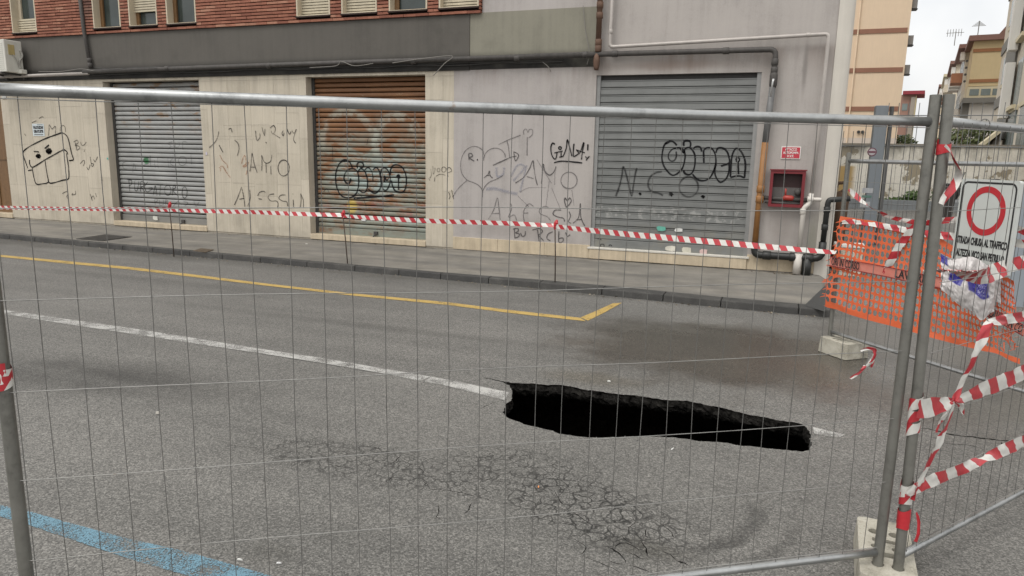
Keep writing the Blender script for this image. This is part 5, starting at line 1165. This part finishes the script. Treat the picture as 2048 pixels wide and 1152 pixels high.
# printed warning tape over the net
def print_band(px, w_, body, size, label, along, uv0):
    P = [along(*p) for p in px]; t = empty('printed_tape', P[0], label, 'tape', 'printed warning tapes')
    mb = MB(); ribbon(mb, P, w_, KN, None, .004, seed=31); mb.obj('band', PINK, t, smooth=True)
    mb = MB(); a = smooth_line([Vector(p) for p in P], .03); n = len(a)
    for s_ in (-.5, .5):
        for p0, p1 in zip(a, a[1:]): mb.quad(p0+Vector((0, 0, s_*w_-.004))+KN*.008, p1+Vector((0, 0, s_*w_-.004))+KN*.008, p1+Vector((0, 0, s_*w_+.004))+KN*.008, p0+Vector((0, 0, s_*w_+.004))+KN*.008)
    mb.obj('edge_line', plain('dark_red_print', (.20, .02, .02), .1, 9, bump=0), t)
    for bd, f0, f1 in body:
        p0 = P[0]+(P[-1]-P[0])*f0; p1 = P[0]+(P[-1]-P[0])*f1; x = (p1-p0).normalized(); z_ = Vector((0, 0, 1)); y = z_.cross(x).normalized(); z2 = x.cross(y)
        me = text_mesh(bd, size, BLACK, bold=.0012); xs = [v.co.x for v in me.vertices]; k = (p1-p0).length/(max(xs)-min(xs))
        for v in me.vertices: v.co.x *= k
        c = (p0+p1)/2+KN*.010; M = Matrix(((x.x, z2.x, -y.x, c.x), (x.y, z2.y, -y.y, c.y), (x.z, z2.z, -y.z, c.z), (0, 0, 0, 1))); inst('lettering', me, t, M)
print_band([(1660, 522), (1700, 530), (1745, 538), (1800, 549), (1862, 562), (1930, 574)], .085, [('ORI IN CORSO', .02, .26), ('LAVORI', .54, .74)], .10, 'pale red printed tape LAVORI IN CORSO across the orange net', on(PK0, KN, .075), 0)
print_band([(1975, 622), (2010, 640), (2050, 662)], .075, [('LAVORI IN CO', .1, .95)], .085, 'drooping printed tape behind the bag at right', on(PK0, KN, .10), 0)

# ================================================================== ROAD SIGN
SA = AK-R(13); sx_ = Vector((math.cos(SA), math.sin(SA), 0)); sn = Vector((math.sin(SA), -math.cos(SA), 0))
if sn.dot(-PK0) < 0: sn = -sn
top_mid = pl(1980, 359.5, PK0+KN*.13, KN); SW, SH = .56, .70
SM = Matrix(((sx_.x, 0, sn.x, top_mid.x), (sx_.y, 0, sn.y, top_mid.y), (0, 1, 0, top_mid.z), (0, 0, 0, 1))) @ Matrix.Translation((0, -SH/2, 0))
t = empty('road_closed_sign', SM @ Vector((0, -SH/2, 0)), 'white road closed sign with red ring and STRADA CHIUSA lettering', 'sign')
def rrect(w_, h_, r, n=6):
    o = []
    for cx, cy, a0 in ((w_/2-r, h_/2-r, 0), (-w_/2+r, h_/2-r, 90), (-w_/2+r, -h_/2+r, 180), (w_/2-r, -h_/2+r, 270)):
        for k in range(n+1): o.append((cx+r*math.cos(R(a0+k*90/n)), cy+r*math.sin(R(a0+k*90/n))))
    return o
sgm = Mat('sign_sheet', .45); sgm.col(sgm.mix(sgm.noise(5, 4), (.44, .46, .44), (.52, .54, .52))); SGW = sgm.m
SRED = plain('sign_ring_red', (.42, .02, .03), .1, 8, .4, bump=0, streak=False)
loc = lambda z0: (lambda u, v, d: SM @ Vector((u, v, d)))
mb = MB(); mb.plate(rrect(SW, SH, .02), [], loc(0), 0, -.028); mb.obj('panel', SGW, t)
mb = MB(); mb.plate(rrect(SW-.035, SH-.035, .055), [rrect(SW-.063, SH-.063, .042)], loc(0), .0015, .0005); mb.obj('border', BLACK, t)
mb = MB(); mb.plate(circ(0, SH/2-.235, .186, 40), [circ(0, SH/2-.235, .139, 40)], loc(0), .002, .0005); mb.obj('red_ring', SRED, t)
for s_, y, wd in (('STRADA CHIUSA AL TRAFFICO', SH/2-.478, .49), ('ALTEZZA VICO SAN PETRILLO', SH/2-.578, .47), ('20 DAL 10', SH/2-.672, .17)):
    me = text_mesh(s_, .078, BLACK, bold=.0032); xs = [v.co.x for v in me.vertices]; k = wd/(max(xs)-min(xs))
    for v in me.vertices: v.co.x *= k
    inst('lettering', me, t, SM @ Matrix.Translation((0, y, .0016)))
mb = MB()
for x in (-.16, .16):
    for y in (SH/2-.06, -SH/2+.1): 
        c = SM @ Vector((x, y, -.03)); mb.tube([c, c-sn*.03, c-sn*.07+Vector((0, 0, -.02)), c-sn*.09], .003, 5)
mb.obj('wire_hook', WIRE, t)

# ================================================================== PLASTIC BAG
bagm = Mat('bag_plastic', .35); bx_, by_, bz_ = bagm.xyz(bagm.nt.nodes.new('ShaderNodeUVMap').outputs[0])
bn = bagm.noise(14, 4); wh = bagm.mix(bn, (.40, .375, .37), (.56, .54, .53))
def inside(x0, x1, y0, y1, sl=0.0):
    xx = bagm.ma('ADD', bx_, bagm.ma('MULTIPLY', by_, sl)); e = .02
    a = bagm.ma('MULTIPLY', bagm.mr(xx, x0-e, x0+e), bagm.mr(xx, x1-e, x1+e, 1, 0)); b = bagm.ma('MULTIPLY', bagm.mr(by_, y0-e, y0+e), bagm.mr(by_, y1-e, y1+e, 1, 0)); return bagm.ma('MULTIPLY', a, b)
bl = bagm.ma('MAXIMUM', inside(.52, .86, .36, .66, .1), bagm.ma('MAXIMUM', inside(.02, .26, .40, .72, -.25), inside(.04, .20, .76, .98, .1)))
cc = bagm.mix(bl, wh, (.035, .03, .22))
fern = bagm.ma('MULTIPLY', inside(.62, .76, .40, .62), bagm.mr(bagm.noise(110, 3), .5, .58)); cc = bagm.mix(bagm.ma('MULTIPLY', fern, .6), cc, (.45, .45, .6))
bagm.col(cc); bagm.bump(bagm.noise(20, 4), .6, .012)
bc0 = [(1878, 500), (2003, 540), (1995, 640), (1868, 590)]
def bagp(u, v, side):
    x = 1882+u*120; yt = 506+26*u+6*math.sin(u*9); yb = 588+46*u-8*math.cos(u*7)-(20 if u > .9 else 0)+(22*math.exp(-((u-.72)/.12)**2))
    y = yt+(yb-yt)*(1-v)
    x += -6*(1-v)*math.sin(u*3)+3*noise.noise(Vector((u*6, v*6, 2)))
    z = 5.35-side*(.055*math.sin(math.pi*min(1, max(0, u)))*math.sin(math.pi*v)**.7)+.025*noise.noise(Vector((u*6, v*3, side)))+.02*abs(noise.noise(Vector((u*15+v*4, v*5, side))))+.008*noise.noise(Vector((u*34+v*9, v*14, side)))
    return az(x, y, z)
mb = MB()
for side in (1, -.4): mb.grid(lambda i, j: bagp(i/60, j/48, side), 60, 48, lambda i, j: (i/60, j/48))
o = mb.obj('plastic_bag', bagm.m, smooth=True); tag(o, 'crumpled white plastic bag with blue patches hanging below the sign', 'bag')
# ================================================================== COURTYARD AND STREET BEYOND
def flat(name, c, var=.12, rough=.85): return plain(name, c, var, 1.2, rough, bump=.08)
BG = flat('blue_grey_paint', (.215, .24, .265), .12, .5)
Yc = 18.0
def wx(px, py, Y): return wp(px, py, Y).x
# grey steel gate column with stickers
x0, x1 = wx(1738, 340, Yc), wx(1764, 340, Yc); zt = wp(1750, 211, Yc).z
t = empty('steel_column', ((x0+x1)/2, Yc, 0), 'tall blue grey steel column with round sticker behind the orange net', 'column')
mb = MB(); mb.box(x0, x1, Yc, Yc+.3, 0, zt); mb.obj('shaft', BG, t, bev=.01)
def disc_obj(name, c, r, mat, par, Y):
    mb = MB(); mb.plate(circ(c.x, c.z, r, 20), [], lambda u, v, d: (u, d, v), Y-.006, Y-.001); return mb.obj(name, mat, par)
c = wp(1744, 304, Yc); disc_obj('sticker', c, .095, plain('sticker_purple', (.16, .05, .08), .2, 9, bump=0), t, Yc); disc_obj('sticker', c, .075, plain('sticker_pale', (.45, .42, .44), .2, 9, bump=0), t, Yc-.006)
mb = MB(); mb.box(c.x-.07, c.x+.07, Yc-.016, Yc-.013, c.z-.018, c.z+.018); mb.obj('sticker', plain('sticker_bar', (.16, .05, .08), .2, 9, bump=0), t)
for px, w_, h_, cc in (((1733, 381), .22, .11, (.45, .46, .48)), ((1731, 402-9), .2, .05, (.12, .22, .19)), ((1728, 415-6), .2, .13, (.42, .43, .44))):
    c = wp(px[0]+2, px[1], Yc); mb = MB(); mb.box(c.x-w_/2, c.x+w_/2, Yc-.008, Yc-.002, c.z-h_/2, c.z+h_/2); mb.obj('sticker', plain('stk', cc, .3, 25, bump=0), t)
xp = wx(1770, 340, Yc); mb = MB(); mb.tube([(xp, Yc, 0), (xp, Yc, zt-.02)], .045, 8); o = mb.obj('pole', metal('pole_steel', (.10, .10, .10), .6, .3)); tag(o, 'thin dark pole standing beside the steel column', 'pole')
o.name = 'thin_pole'; 
# second column at the right edge, closer
Y2 = 11.0; xa = wx(2032, 440, Y2); mb = MB(); mb.box(xa, xa+.25, Y2, Y2+.25, 0, wp(2040, 378, Y2).z); o = mb.obj('gate_post', BG); tag(o, 'short blue grey steel post at the right edge behind the sign', 'column')
# courtyard mesh fence of thick bars
Yf = 18.6; t = empty('bar_fence', (3.5, Yf, 0), 'tall grey bar mesh fence of the courtyard with spikes above its top wire', 'fence')
FB = metal('bar_grey', (.18, .185, .185), .6, .3)
def barfence(xs, xe, ztop, zspike, hz, step):
    mb = MB(); mb.tube([(0, 0, 0), (0, 0, zspike)], .008, 5); me = mb.mesh('bar', FB); x = xs
    while x < xe: inst('bar', me, t, Matrix.Translation((x, Yf, 0))); x += step
    for z in hz:
        mb = MB(); mb.tube([(xs, Yf-.02, z), (xe, Yf-.02, z)], .011, 5); mb.obj('cross_bar', FB, t)
barfence(wx(1648, 280, Yf), wx(1775, 280, Yf), 0, wp(1700, 262, Yf).z, [wp(1700, 292, Yf).z, .9, .25], .205)
barfence(wx(1776, 230, Yf), wx(2120, 230, Yf), 0, wp(1940, 205, Yf).z, [wp(1900, 231, Yf).z, wp(1900, 293, Yf).z, .9, .25], .205)

# low grey wall and the peeling boundary wall behind
Yl, Yb = 32.0, 33.0
mb = MB(); mb.box(-2, 13, Yl, Yl+.35, 0, wp(1800, 401, Yl).z); o = mb.obj('low_wall', flat('grey_paint', (.20, .215, .225))); tag(o, 'low blue grey wall at the foot of the peeling courtyard wall', 'wall')
pw = Mat('peeling_plaster', .9); x, y, z = pw.xyz(); n1 = pw.noise(1.1, 6, .7); fn_ = pw.noise(20, 3); zb = wp(1800, 292, Yb).z
c = pw.ramp(pw.ma('ADD', pw.ma('MULTIPLY', n1, .6), pw.ma('MULTIPLY', fn_, .4)), [(.3, (.52, .49, .42)), (.6, (.74, .71, .64))])
peel = pw.mr(pw.noise(.8, 6, .7), .57, .60); c = pw.mix(peel, c, (.30, .26, .19))
och = pw.ma('MULTIPLY', pw.mr(x, 3.0, 2.7), pw.mr(z, 1.75, 1.65)); och = pw.ma('MULTIPLY', och, pw.mr(pw.noise(1.5, 4), .3, .36)); c = pw.mix(och, c, (.38, .26, .11))
mold = pw.ma('MULTIPLY', pw.mr(z, zb-.8, zb), pw.mr(pw.noise(1, 5, .7, vec=pw.sc(pw.pos(), 1.6, 1, .5)), .38, .62)); c = pw.mix(pw.ma('MULTIPLY', mold, .75), c, (.12, .11, .09))
pw.col(c); pw.bump(pw.ma('ADD', n1, pw.ma('MULTIPLY', peel, -.5)), .6, .03)
t = empty('boundary_wall', (5, Yb, 0), 'old boundary wall with peeling stained plaster behind the steel column', 'wall')
mb = MB(); mb.box(-2, 14, Yb, Yb+.4, 0, zb); mb.obj('wall', pw.m, t)
mb = MB(); mb.box(-2, 14, Yb-.06, Yb+.46, zb+.001, zb+.09); mb.obj('coping', flat('coping', (.20, .18, .15)), t)

# leaves
lm_ = Mat('leaf', .7); lm_.col(lm_.ramp(lm_.noise(2.5, 4), [(.3, (.035, .055, .018)), (.5, (.075, .095, .030)), (.7, (.14, .14, .05))])); LEAF = lm_.m
lm2 = Mat('weed_leaf', .7); lm2.col(lm2.ramp(lm2.noise(4, 4), [(.3, (.03, .06, .015)), (.7, (.09, .15, .04))])); WEED = lm2.m
def foliage(name, parent, c, rad, n, size, mat, seed, gaps=.0):
    rnd = random.Random(seed); mb = MB()
    for _ in range(n):
        while True:
            v = Vector((rnd.uniform(-1, 1), rnd.uniform(-1, 1), rnd.uniform(-1, 1)))
            if v.length > 1: continue
            if noise.noise(v*2.4+Vector((seed, 0, 0))) < -.08-.2*(1-v.length)+gaps: continue
            break
        p = Vector(c)+Vector((v.x*rad[0], v.y*rad[1], v.z*rad[2])); a = Vector((rnd.gauss(0, 1), rnd.gauss(0, 1), rnd.gauss(0, 1))).normalized(); b = a.orthogonal().normalized(); s_ = size*rnd.uniform(.6, 1.3)
        mb.quad(p-a*s_, p+b*s_*.5, p+a*s_, p-b*s_*.5)
    return mb.obj(name, mat, parent)
def tree(px, zc, rx, rz, label, seed, n=1500, size=.16):
    c = az(px[0], px[1], zc); t = empty('broadleaf_tree', (c.x, c.y, 0), label, 'tree', 'trees beyond the courtyard wall')
    mb = MB(); mb.tube([(c.x, c.y, 0), (c.x+.1, c.y, c.z*.4), (c.x, c.y, c.z*.8)], [.22, .16, .10], 8)
    for k in range(5):
        a = k*1.26; mb.tube([(c.x, c.y, c.z*.6), (c.x+rx*.6*math.cos(a), c.y+rx*.6*math.sin(a), c.z+rz*.3)], [.08, .03], 6)
    mb.obj('trunk', BROWN, t); foliage('crown', t, c, (rx, rx, rz), n, size, LEAF, seed); return t
tree((1950, 282), 44, 2.1, 1.25, 'yellowing bushy tree rising behind the courtyard wall at right', 3, 2600, .13)
tree((1806, 288), 56, 1.0, .75, 'small dark green tree top peeping over the wall left of the clamped posts', 8, 900, .13)
for k, (px, py, rx, rz, n) in enumerate([(1838, 392, .55, .28, 420), (1795, 402, .6, .14, 260), (1760, 402, .3, .12, 160), (1818, 398, .45, .2, 300)]):
    p = wp(px, py, Yl+.62); t = empty('weed_clump', (p.x, Yl+.62, .3), ('largest green weed clump on the low wall nearest the clamped posts', 'sparse weeds on the low wall left of the largest clump', 'short weeds on the low wall beside the steel column', 'medium weed clump between the largest and the sparse one')[k], 'weeds', 'weeds along the boundary wall')
    foliage('leaves', t, p, (rx, .25, rz), n, .07, WEED, 20+k)

# ---- far buildings
def bx(name, mat, par_, M, x0, x1, y0, y1, z0, z1, bev=0):
    mb = MB(); mb.box(x0, x1, y0, y1, z0, z1); me = mb.mesh(name, mat); return inst(name, me, par_, M)
I4 = Matrix()
# peach apartment block
YP = az(1750, 150, 54).y; xl, xr = wx(1640, 150, YP), wx(1812.5, 110, YP)
t = empty('peach_building', ((xl+xr)/2, YP, 0), 'tall peach apartment block with brown bands behind the building corner', 'building')
PE = flat('peach_render', (.70, .55, .40), .07); BB = flat('brown_band', (.27, .135, .09)); PW = flat('pinkish_base', (.60, .52, .45), .08)
z1_ = wp(1740, 276, YP).z
bx('wall', PE, t, I4, xl, xr, YP, YP+14, z1_, 26); bx('base', PW, t, I4, xl, xr, YP+.002, YP+14, 0, z1_)
for y in (62, 140, 217.5, -20):
    z = wp(1760, y, YP).z; bx('band', BB, t, I4, xl, xr-.12, YP-.05, YP-.001, z-.17, z+.17)
xg = wx(1712, 100, YP); mb = MB(); mb.tube([(xg, YP-.1, 0), (xg, YP-.1, 26)], .06, 6); mb.obj('drainpipe', PE, t)
for k, y in enumerate((5, 78, 137)):
    c = wp(1822-k*5.5, y, YP); bx('air_conditioner_unit', flat('acu%d' % k, (.22, .21, .20)), t, I4, xr+.02, xr+.40, YP+.3, YP+1.0, c.z-.35, c.z+.30); bx('bracket', DARK, t, I4, xr+.001, xr+.45, YP+.3, YP+1.0, c.z-.44, c.z-.37)
for k in range(2):
    c = wp(1717+k*8, 264, YP); mb = MB(); mb.tube([(c.x, YP-.01, c.z), (c.x, YP-.14, c.z)], .12, 8); mb.obj('wall_vent', DARK, t)
# street beyond: local frame turned 9.3 degrees
SD = R(9.3); sd_ = Vector((math.sin(SD), math.cos(SD), 0)); sr_ = Vector((math.cos(SD), -math.sin(SD), 0))
def frame(px, zc):
    p = az(px, 330, zc); p.z = 0
    return Matrix(((sr_.x, sd_.x, 0, p.x), (sr_.y, sd_.y, 0, p.y), (0, 0, 1, 0), (0, 0, 0, 1))), p
def zat(px, py, zc): return az(px, py, zc).z
def local_x(M, px, y_, zc_guess): 
    # where the sight line through column px meets the local plane y = y_
    P_ = M @ Vector((0, y_, 0)); return (M.inverted() @ pl(px, 200, P_, sd_)).x
OCH = flat('ochre_render', (.52, .42, .25), .08); OCL = flat('cream_trim', (.52, .46, .32)); ROOF = flat('red_roof', (.20, .11, .09)); WWH = flat('white_wall', (.60, .58, .54), .06); DG = flat('dark_grey_band', (.16, .155, .14)); RB = flat('red_balcony', (.36, .17, .10))
GLS = plain('far_glass', (.16, .19, .185), .25, 2, .25, bump=0)
# ochre building with window strip
zc = 60; M, p = frame(1916, zc); t = empty('ochre_building', p, 'ochre flat faced building with thin brown bands and rooftop aerials', 'building')
xr = local_x(M, 2004, 0, zc); zt = zat(1950, 90, zc)
bx('wall', OCH, t, M, 0, xr, 0, 9, zat(1950, 176, zc), zt); bx('roof', ROOF, t, M, -.4, xr+.3, -.4, 9.5, zt+.001, zt+.42)
mb = MB(); mb.v = [Vector(q) for q in ((xr*.66, -.38, zt+.425), (xr+.3, -.38, zt+.425), (xr+.3, -.38, zt+2.1), (xr*.66, 9, zt+.425), (xr+.3, 9, zt+.425), (xr+.3, 9, zt+2.1))]; mb.f = [(0, 1, 2), (3, 5, 4), (0, 2, 5, 3), (1, 4, 5, 2)]; inst('sloping_roof', mb.mesh('sloping_roof', ROOF), t, M)
for y in (108, 166): z = zat(1950, y, zc); bx('band', flat('thin_band', (.28, .13, .06)), t, M, 0, xr, -.06, -.002, z-.13, z+.13)
za, zb_ = zat(1950, 199, zc), zat(1950, 177, zc); bx('window_strip', OCL, t, M, -.05, xr, -.10, 8, za, zb_-.002)
for k in range(3):
    f0 = .05+k*.325; bx('window', GLS, t, M, xr*f0, xr*(f0+.27), -.13, -.101, za+.2, zb_-.2)
bx('ledge', DG, t, M, -.3, xr, -.5, 8, za-.42, za-.002); bx('lower_wall', WWH, t, M, .25, xr, -.02, 8, 0, za-.421); bx('corner_post', DG, t, M, -.3, .249, -.02, 1, 0, za-.421)
mb = MB(); c = M.inverted() @ az(1955, 70, zc); mb.tube([(c.x, 2, zt), (c.x, 2, zt+1.9)], .035, 5)
for k in range(5): mb.tube([(c.x-.5+.1*k, 2, zt+1.5+.08*k), (c.x+.5-.1*k, 2, zt+1.5+.08*k)], .02, 4)
inst('aerial', mb.mesh('aerial', DG), t, M)
mb = MB(); mb.tube([(c.x-1.6, 2, zt), (c.x-1.6, 2, zt+1.2)], .03, 5)
for k in range(6): mb.tube([(c.x-2.2+.2*k, 2, zt+.75), (c.x-2.2+.2*k, 2, zt+1.35)], .018, 4)
mb.tube([(c.x-2.3, 2, zt+1.05), (c.x-1.0, 2, zt+1.05)], .02, 4); inst('aerial', mb.mesh('aerial', DG), t, M)
for k in range(4):
    c = M.inverted() @ az(1932-k*1.5, 127+k*13, zc); mb = MB(); mb.tube([(c.x, -.02, c.z), (c.x, -.2, c.z)], .10, 6); inst('vent_hole', mb.mesh('vent_hole', DARK), t, M)
# row of balconied houses receding down the street
ROW = [(1903, 66, 103, (.60, .58, .54), 'grey white balconied house with red balcony next to the ochre building'), (1887, 80, 133, (.58, .52, .42), 'cream balconied house second behind the ochre building'), (1875, 97, 157, (.62, .60, .57), 'pale balconied house third behind the ochre building'), (1866, 118, 176, (.54, .45, .33), 'tan house at the far end of the balconied row')]
for k, (px, zc, py, c_, lab) in enumerate(ROW):
    M, p = frame(px, zc); zt = zat(px, py, zc); t = empty('row_house', p, lab, 'building', 'houses down the far street'); dep = (12, 14, 18, 22)[k]; wm = flat('row_wall_%d' % k, c_)
    bx('wall', wm, t, M, 0, 9, 0, dep-.2, 0, zt); bx('roof', ROOF if k != 2 else OCL, t, M, -.6, 9.2, -.4, dep-.4, zt+.001, zt+.35); bx('parapet', WWH, t, M, -.4, -.02, -.1, 1.2, zt-1.0, zt-.3)
    st = 3.2; nfl = int(zt/st)
    for f_ in range(nfl):
        z0 = zt-(f_+1)*st+.3
        if z0 < .5: break
        for j in range(3):
            yy = .8+j*dep/3.1; bx('balcony', (RB, wm, WWH)[(f_+j+k) % 3], t, M, -.9, -.01, yy, yy+dep/4, z0, z0+.85)
            bx('window', GLS, t, M, -.03, -.002, yy+.3, yy+dep/4-.3, z0+.2, z0+2.3)
        bx('front_window', GLS, t, M, 1.5, 2.8, -.03, -.002, z0+.7, z0+2.0)
# red-brown block closing the view
zc = 150; M, p = frame(1800, zc); t = empty('brown_block', p, 'distant red brown block with dark red roof edge closing the street', 'building'); xr = local_x(M, 1848, 0, zc); zt = zat(1830, 192, zc)
xm = local_x(M, 1832, 0, zc)
bx('wall', flat('brown_brick', (.26, .15, .115)), t, M, -8, xm, 0, 10, 0, zt); bx('wall', flat('yellow_bay', (.46, .38, .20)), t, M, xm+.01, xr-1.5, -.6, 10, 0, zt-.3); bx('side', flat('grey_bay', (.26, .23, .19)), t, M, xm-.9, xm, -.5, -.02, 0, zt-.5)
bx('roof_edge', flat('dark_red', (.22, .03, .04)), t, M, -1, xr, -1, 10, zt+.001, zt+.7)
for f_ in range(5):
    for j in range(3): z0 = zt-3.2*(f_+1); bx('window', WWH if (f_+j) % 2 else GLS, t, M, xm-5.6+j*1.6, xm-4.6+j*1.6, -.08, -.01, z0, z0+1.4)
M, p = frame(1846, 170); t = empty('white_block', p, 'distant white apartment block beside the red brown one', 'building'); zt = zat(1855, 193, 170); bx('wall', WWH, t, M, 0, 12, 0, 12, 0, zt); bx('roof_edge', flat('roof_edge_red', (.30, .08, .07)), t, M, 3, 12.4, -.4, 12, zt+.001, zt+.7)
for f_ in range(6):
    for j in range(4): bx('balcony', OCL, t, M, .5+j*2.8, 2.4+j*2.8, -1, -.01, zt-3-3.1*f_, zt-2-3.1*f_)
# grey-beige apartment block at the right edge, facade running down the street
zc = 41; M, p = frame(1989, zc); t = empty('beige_apartment_block', p, 'beige apartment block with dark grey bands cut by the right edge', 'building')
BE = flat('beige_render', (.50, .45, .37), .06); BE2 = flat('beige_recess', (.33, .30, .25), .06)
Lb = 22
bx('wall', BE, t, M, 0, 14, -Lb, 6, 0, 40)
s_at = lambda px, py: (M.inverted() @ pl(px, py, p, sr_))       # on the street facade plane
a1, a2 = s_at(2011, 150).y, s_at(2030, 150).y
bx('grey_strip', DG, t, M, -.10, -.002, min(a1, a2), max(a1, a2), 3.2, 40)
for k in range(9):
    z = 5.6+k*3.3; bx('grey_band', DG, t, M, -.07, -.002, max(a1, a2)+.01, 6, z-.3, z+.3)
    bx('window', GLS, t, M, -.04, -.003, 2.2, 3.2, z+1.0, z+2.5); bx('window_surround', OCL, t, M, -.03, -.002, 1.9, 3.5, z+.8, z+.99)
    bx('white_panel', WWH, t, M, -.5, -.11, min(a1, a2)-1.0, min(a1, a2)-.05, z-1.4, z+1.3)
    c0 = s_at(2046, 60).y; bx('window', GLS, t, M, -.02, -.001, c0-2.6, c0-.4, z-.9, z+1.3); bx('sill', OCL, t, M, -.25, -.002, c0-2.8, c0-.2, z-1.1, z-.92)
for px0, px1 in ((2014, 2028), (2036, 2052)):
    b0, b1 = s_at(px0, 270).y, s_at(px1, 270).y; bx('tall_window', GLS, t, M, -.06, -.003, min(b0, b1), max(b0, b1), 1.9, 4.4); bx('window_surround', OCL, t, M, -.12, -.002, min(b0, b1)-.2, max(b0, b1)+.2, 4.41, 4.6); bx('window_surround', OCL, t, M, -.12, -.002, min(b0, b1)-.2, max(b0, b1)+.2, 1.7, 1.89)
# lean-to shed by the boundary wall
M2, p = frame(1972, 36.5); t = empty('lean_to_shed', p, 'lean to shed with sloping pale roof edge beside the beige block', 'shed')
mb = MB(); zl, zh = zat(1965, 296, 37), zat(2008, 268, 37); xr = local_x(M2, 2010, 0, 37)
mb.v = [Vector(q) for q in ((0, 0, 0), (xr, 0, 0), (xr, 0, zh), (0, 0, zl), (0, 3, 0), (xr, 3, 0), (xr, 3, zh), (0, 3, zl))]; mb.f = [(0, 1, 2, 3), (5, 4, 7, 6), (4, 0, 3, 7), (1, 5, 6, 2), (3, 2, 6, 7), (0, 4, 5, 1)]; inst('wall', mb.mesh('wall', flat('shed_wall', (.17, .15, .125))), t, M2)
mb = MB(); d_ = .25; mb.v = [Vector(q) for q in ((-.3, -.3, zl+.01), (xr, -.3, zh+.01), (xr, -.3, zh+d_), (-.3, -.3, zl+d_), (-.3, 3, zl+.01), (xr, 3, zh+.01), (xr, 3, zh+d_), (-.3, 3, zl+d_))]; mb.f = [(0, 1, 2, 3), (5, 4, 7, 6), (4, 0, 3, 7), (1, 5, 6, 2), (3, 2, 6, 7), (0, 4, 5, 1)]; inst('roof', mb.mesh('roof', OCL), t, M2)

# ---- parked scooter and waste bin in the courtyard
g = az(1950, 330, 27.5); t = empty('parked_scooter', (g.x, g.y, 0), 'dark scooter with top case parked before the boundary wall', 'scooter')
SB = plain('scooter_black', (.012, .012, .013), .3, 5, .3, bump=0); SG = plain('scooter_grey', (.30, .31, .32), .2, 5, .3, bump=0); X, Y = g.x, g.y
def wheel(cx):
    mb = MB(); P = [(cx+.24*math.cos(a), Y, .27+.24*math.sin(a)) for a in [i*2*math.pi/20 for i in range(21)]]; mb.tube(P, .055, 8); mb.obj('wheel', SB, t, smooth=True)
wheel(X-.65); wheel(X+.62)
mb = MB(); mb.tube([(X-.62, Y, .45), (X-.5, Y, .75), (X-.42, Y, 1.05), (X-.38, Y, 1.15)], [.10, .17, .14, .06], 10); mb.obj('front_shield', SB, t, smooth=True)
mb = MB(); mb.tube([(X-.55, Y, .40), (X-.2, Y, .36), (X+.1, Y, .42), (X+.4, Y, .62), (X+.75, Y, .72)], [.12, .14, .17, .19, .08], 10); mb.obj('body', SG, t, smooth=True)
mb = MB(); mb.tube([(X-.05, Y, .80), (X+.1, Y, .84), (X+.45, Y, .88), (X+.75, Y, .90)], [.05, .12, .13, .07], 10); mb.obj('seat', SB, t, smooth=True)
mb = MB(); mb.box(X+.52, X+.90, Y-.2, Y+.2, .99, 1.32); mb.obj('top_case', SB, t, bev=.06)
mb = MB(); mb.tube([(X-.38, Y-.34, 1.12), (X-.36, Y, 1.16), (X-.38, Y+.34, 1.12)], .02, 7); mb.obj('handlebar', SB, t, smooth=True)
mb = MB(); mb.quad((X-.46, Y-.2, 1.15), (X-.46, Y+.2, 1.15), (X-.30, Y+.16, 1.55), (X-.30, Y-.16, 1.55)); o = mb.obj('windscreen', plain('smoked', (.05, .055, .06), .1, 3, .1, bump=0), t); o.modifiers.new('s', 'SOLIDIFY').thickness = .006
g = az(1899, 330, 24); zt = az(1899, 367, 24).z; t = empty('waste_bin', (g.x, g.y, 0), 'dark waste bin seen between the clamped posts and the sign', 'bin')
mb = MB(); mb.v = [Vector(q) for q in ((-.22, -.22, .05), (.22, -.22, .05), (.22, .22, .05), (-.22, .22, .05), (-.28, -.28, zt-.08), (.28, -.28, zt-.08), (.28, .28, zt-.08), (-.28, .28, zt-.08))]; mb.f = [(0, 3, 2, 1), (4, 5, 6, 7), (0, 1, 5, 4), (1, 2, 6, 5), (2, 3, 7, 6), (3, 0, 4, 7)]; inst('body', mb.mesh('body', plain('bin_dark', (.03, .025, .022), .3, 6, .5)), t, Matrix.Translation((g.x, g.y, 0)))
mb = MB(); mb.box(g.x-.31, g.x+.31, g.y-.31, g.y+.31, zt-.079, zt); mb.obj('lid', SB, t, bev=.02)
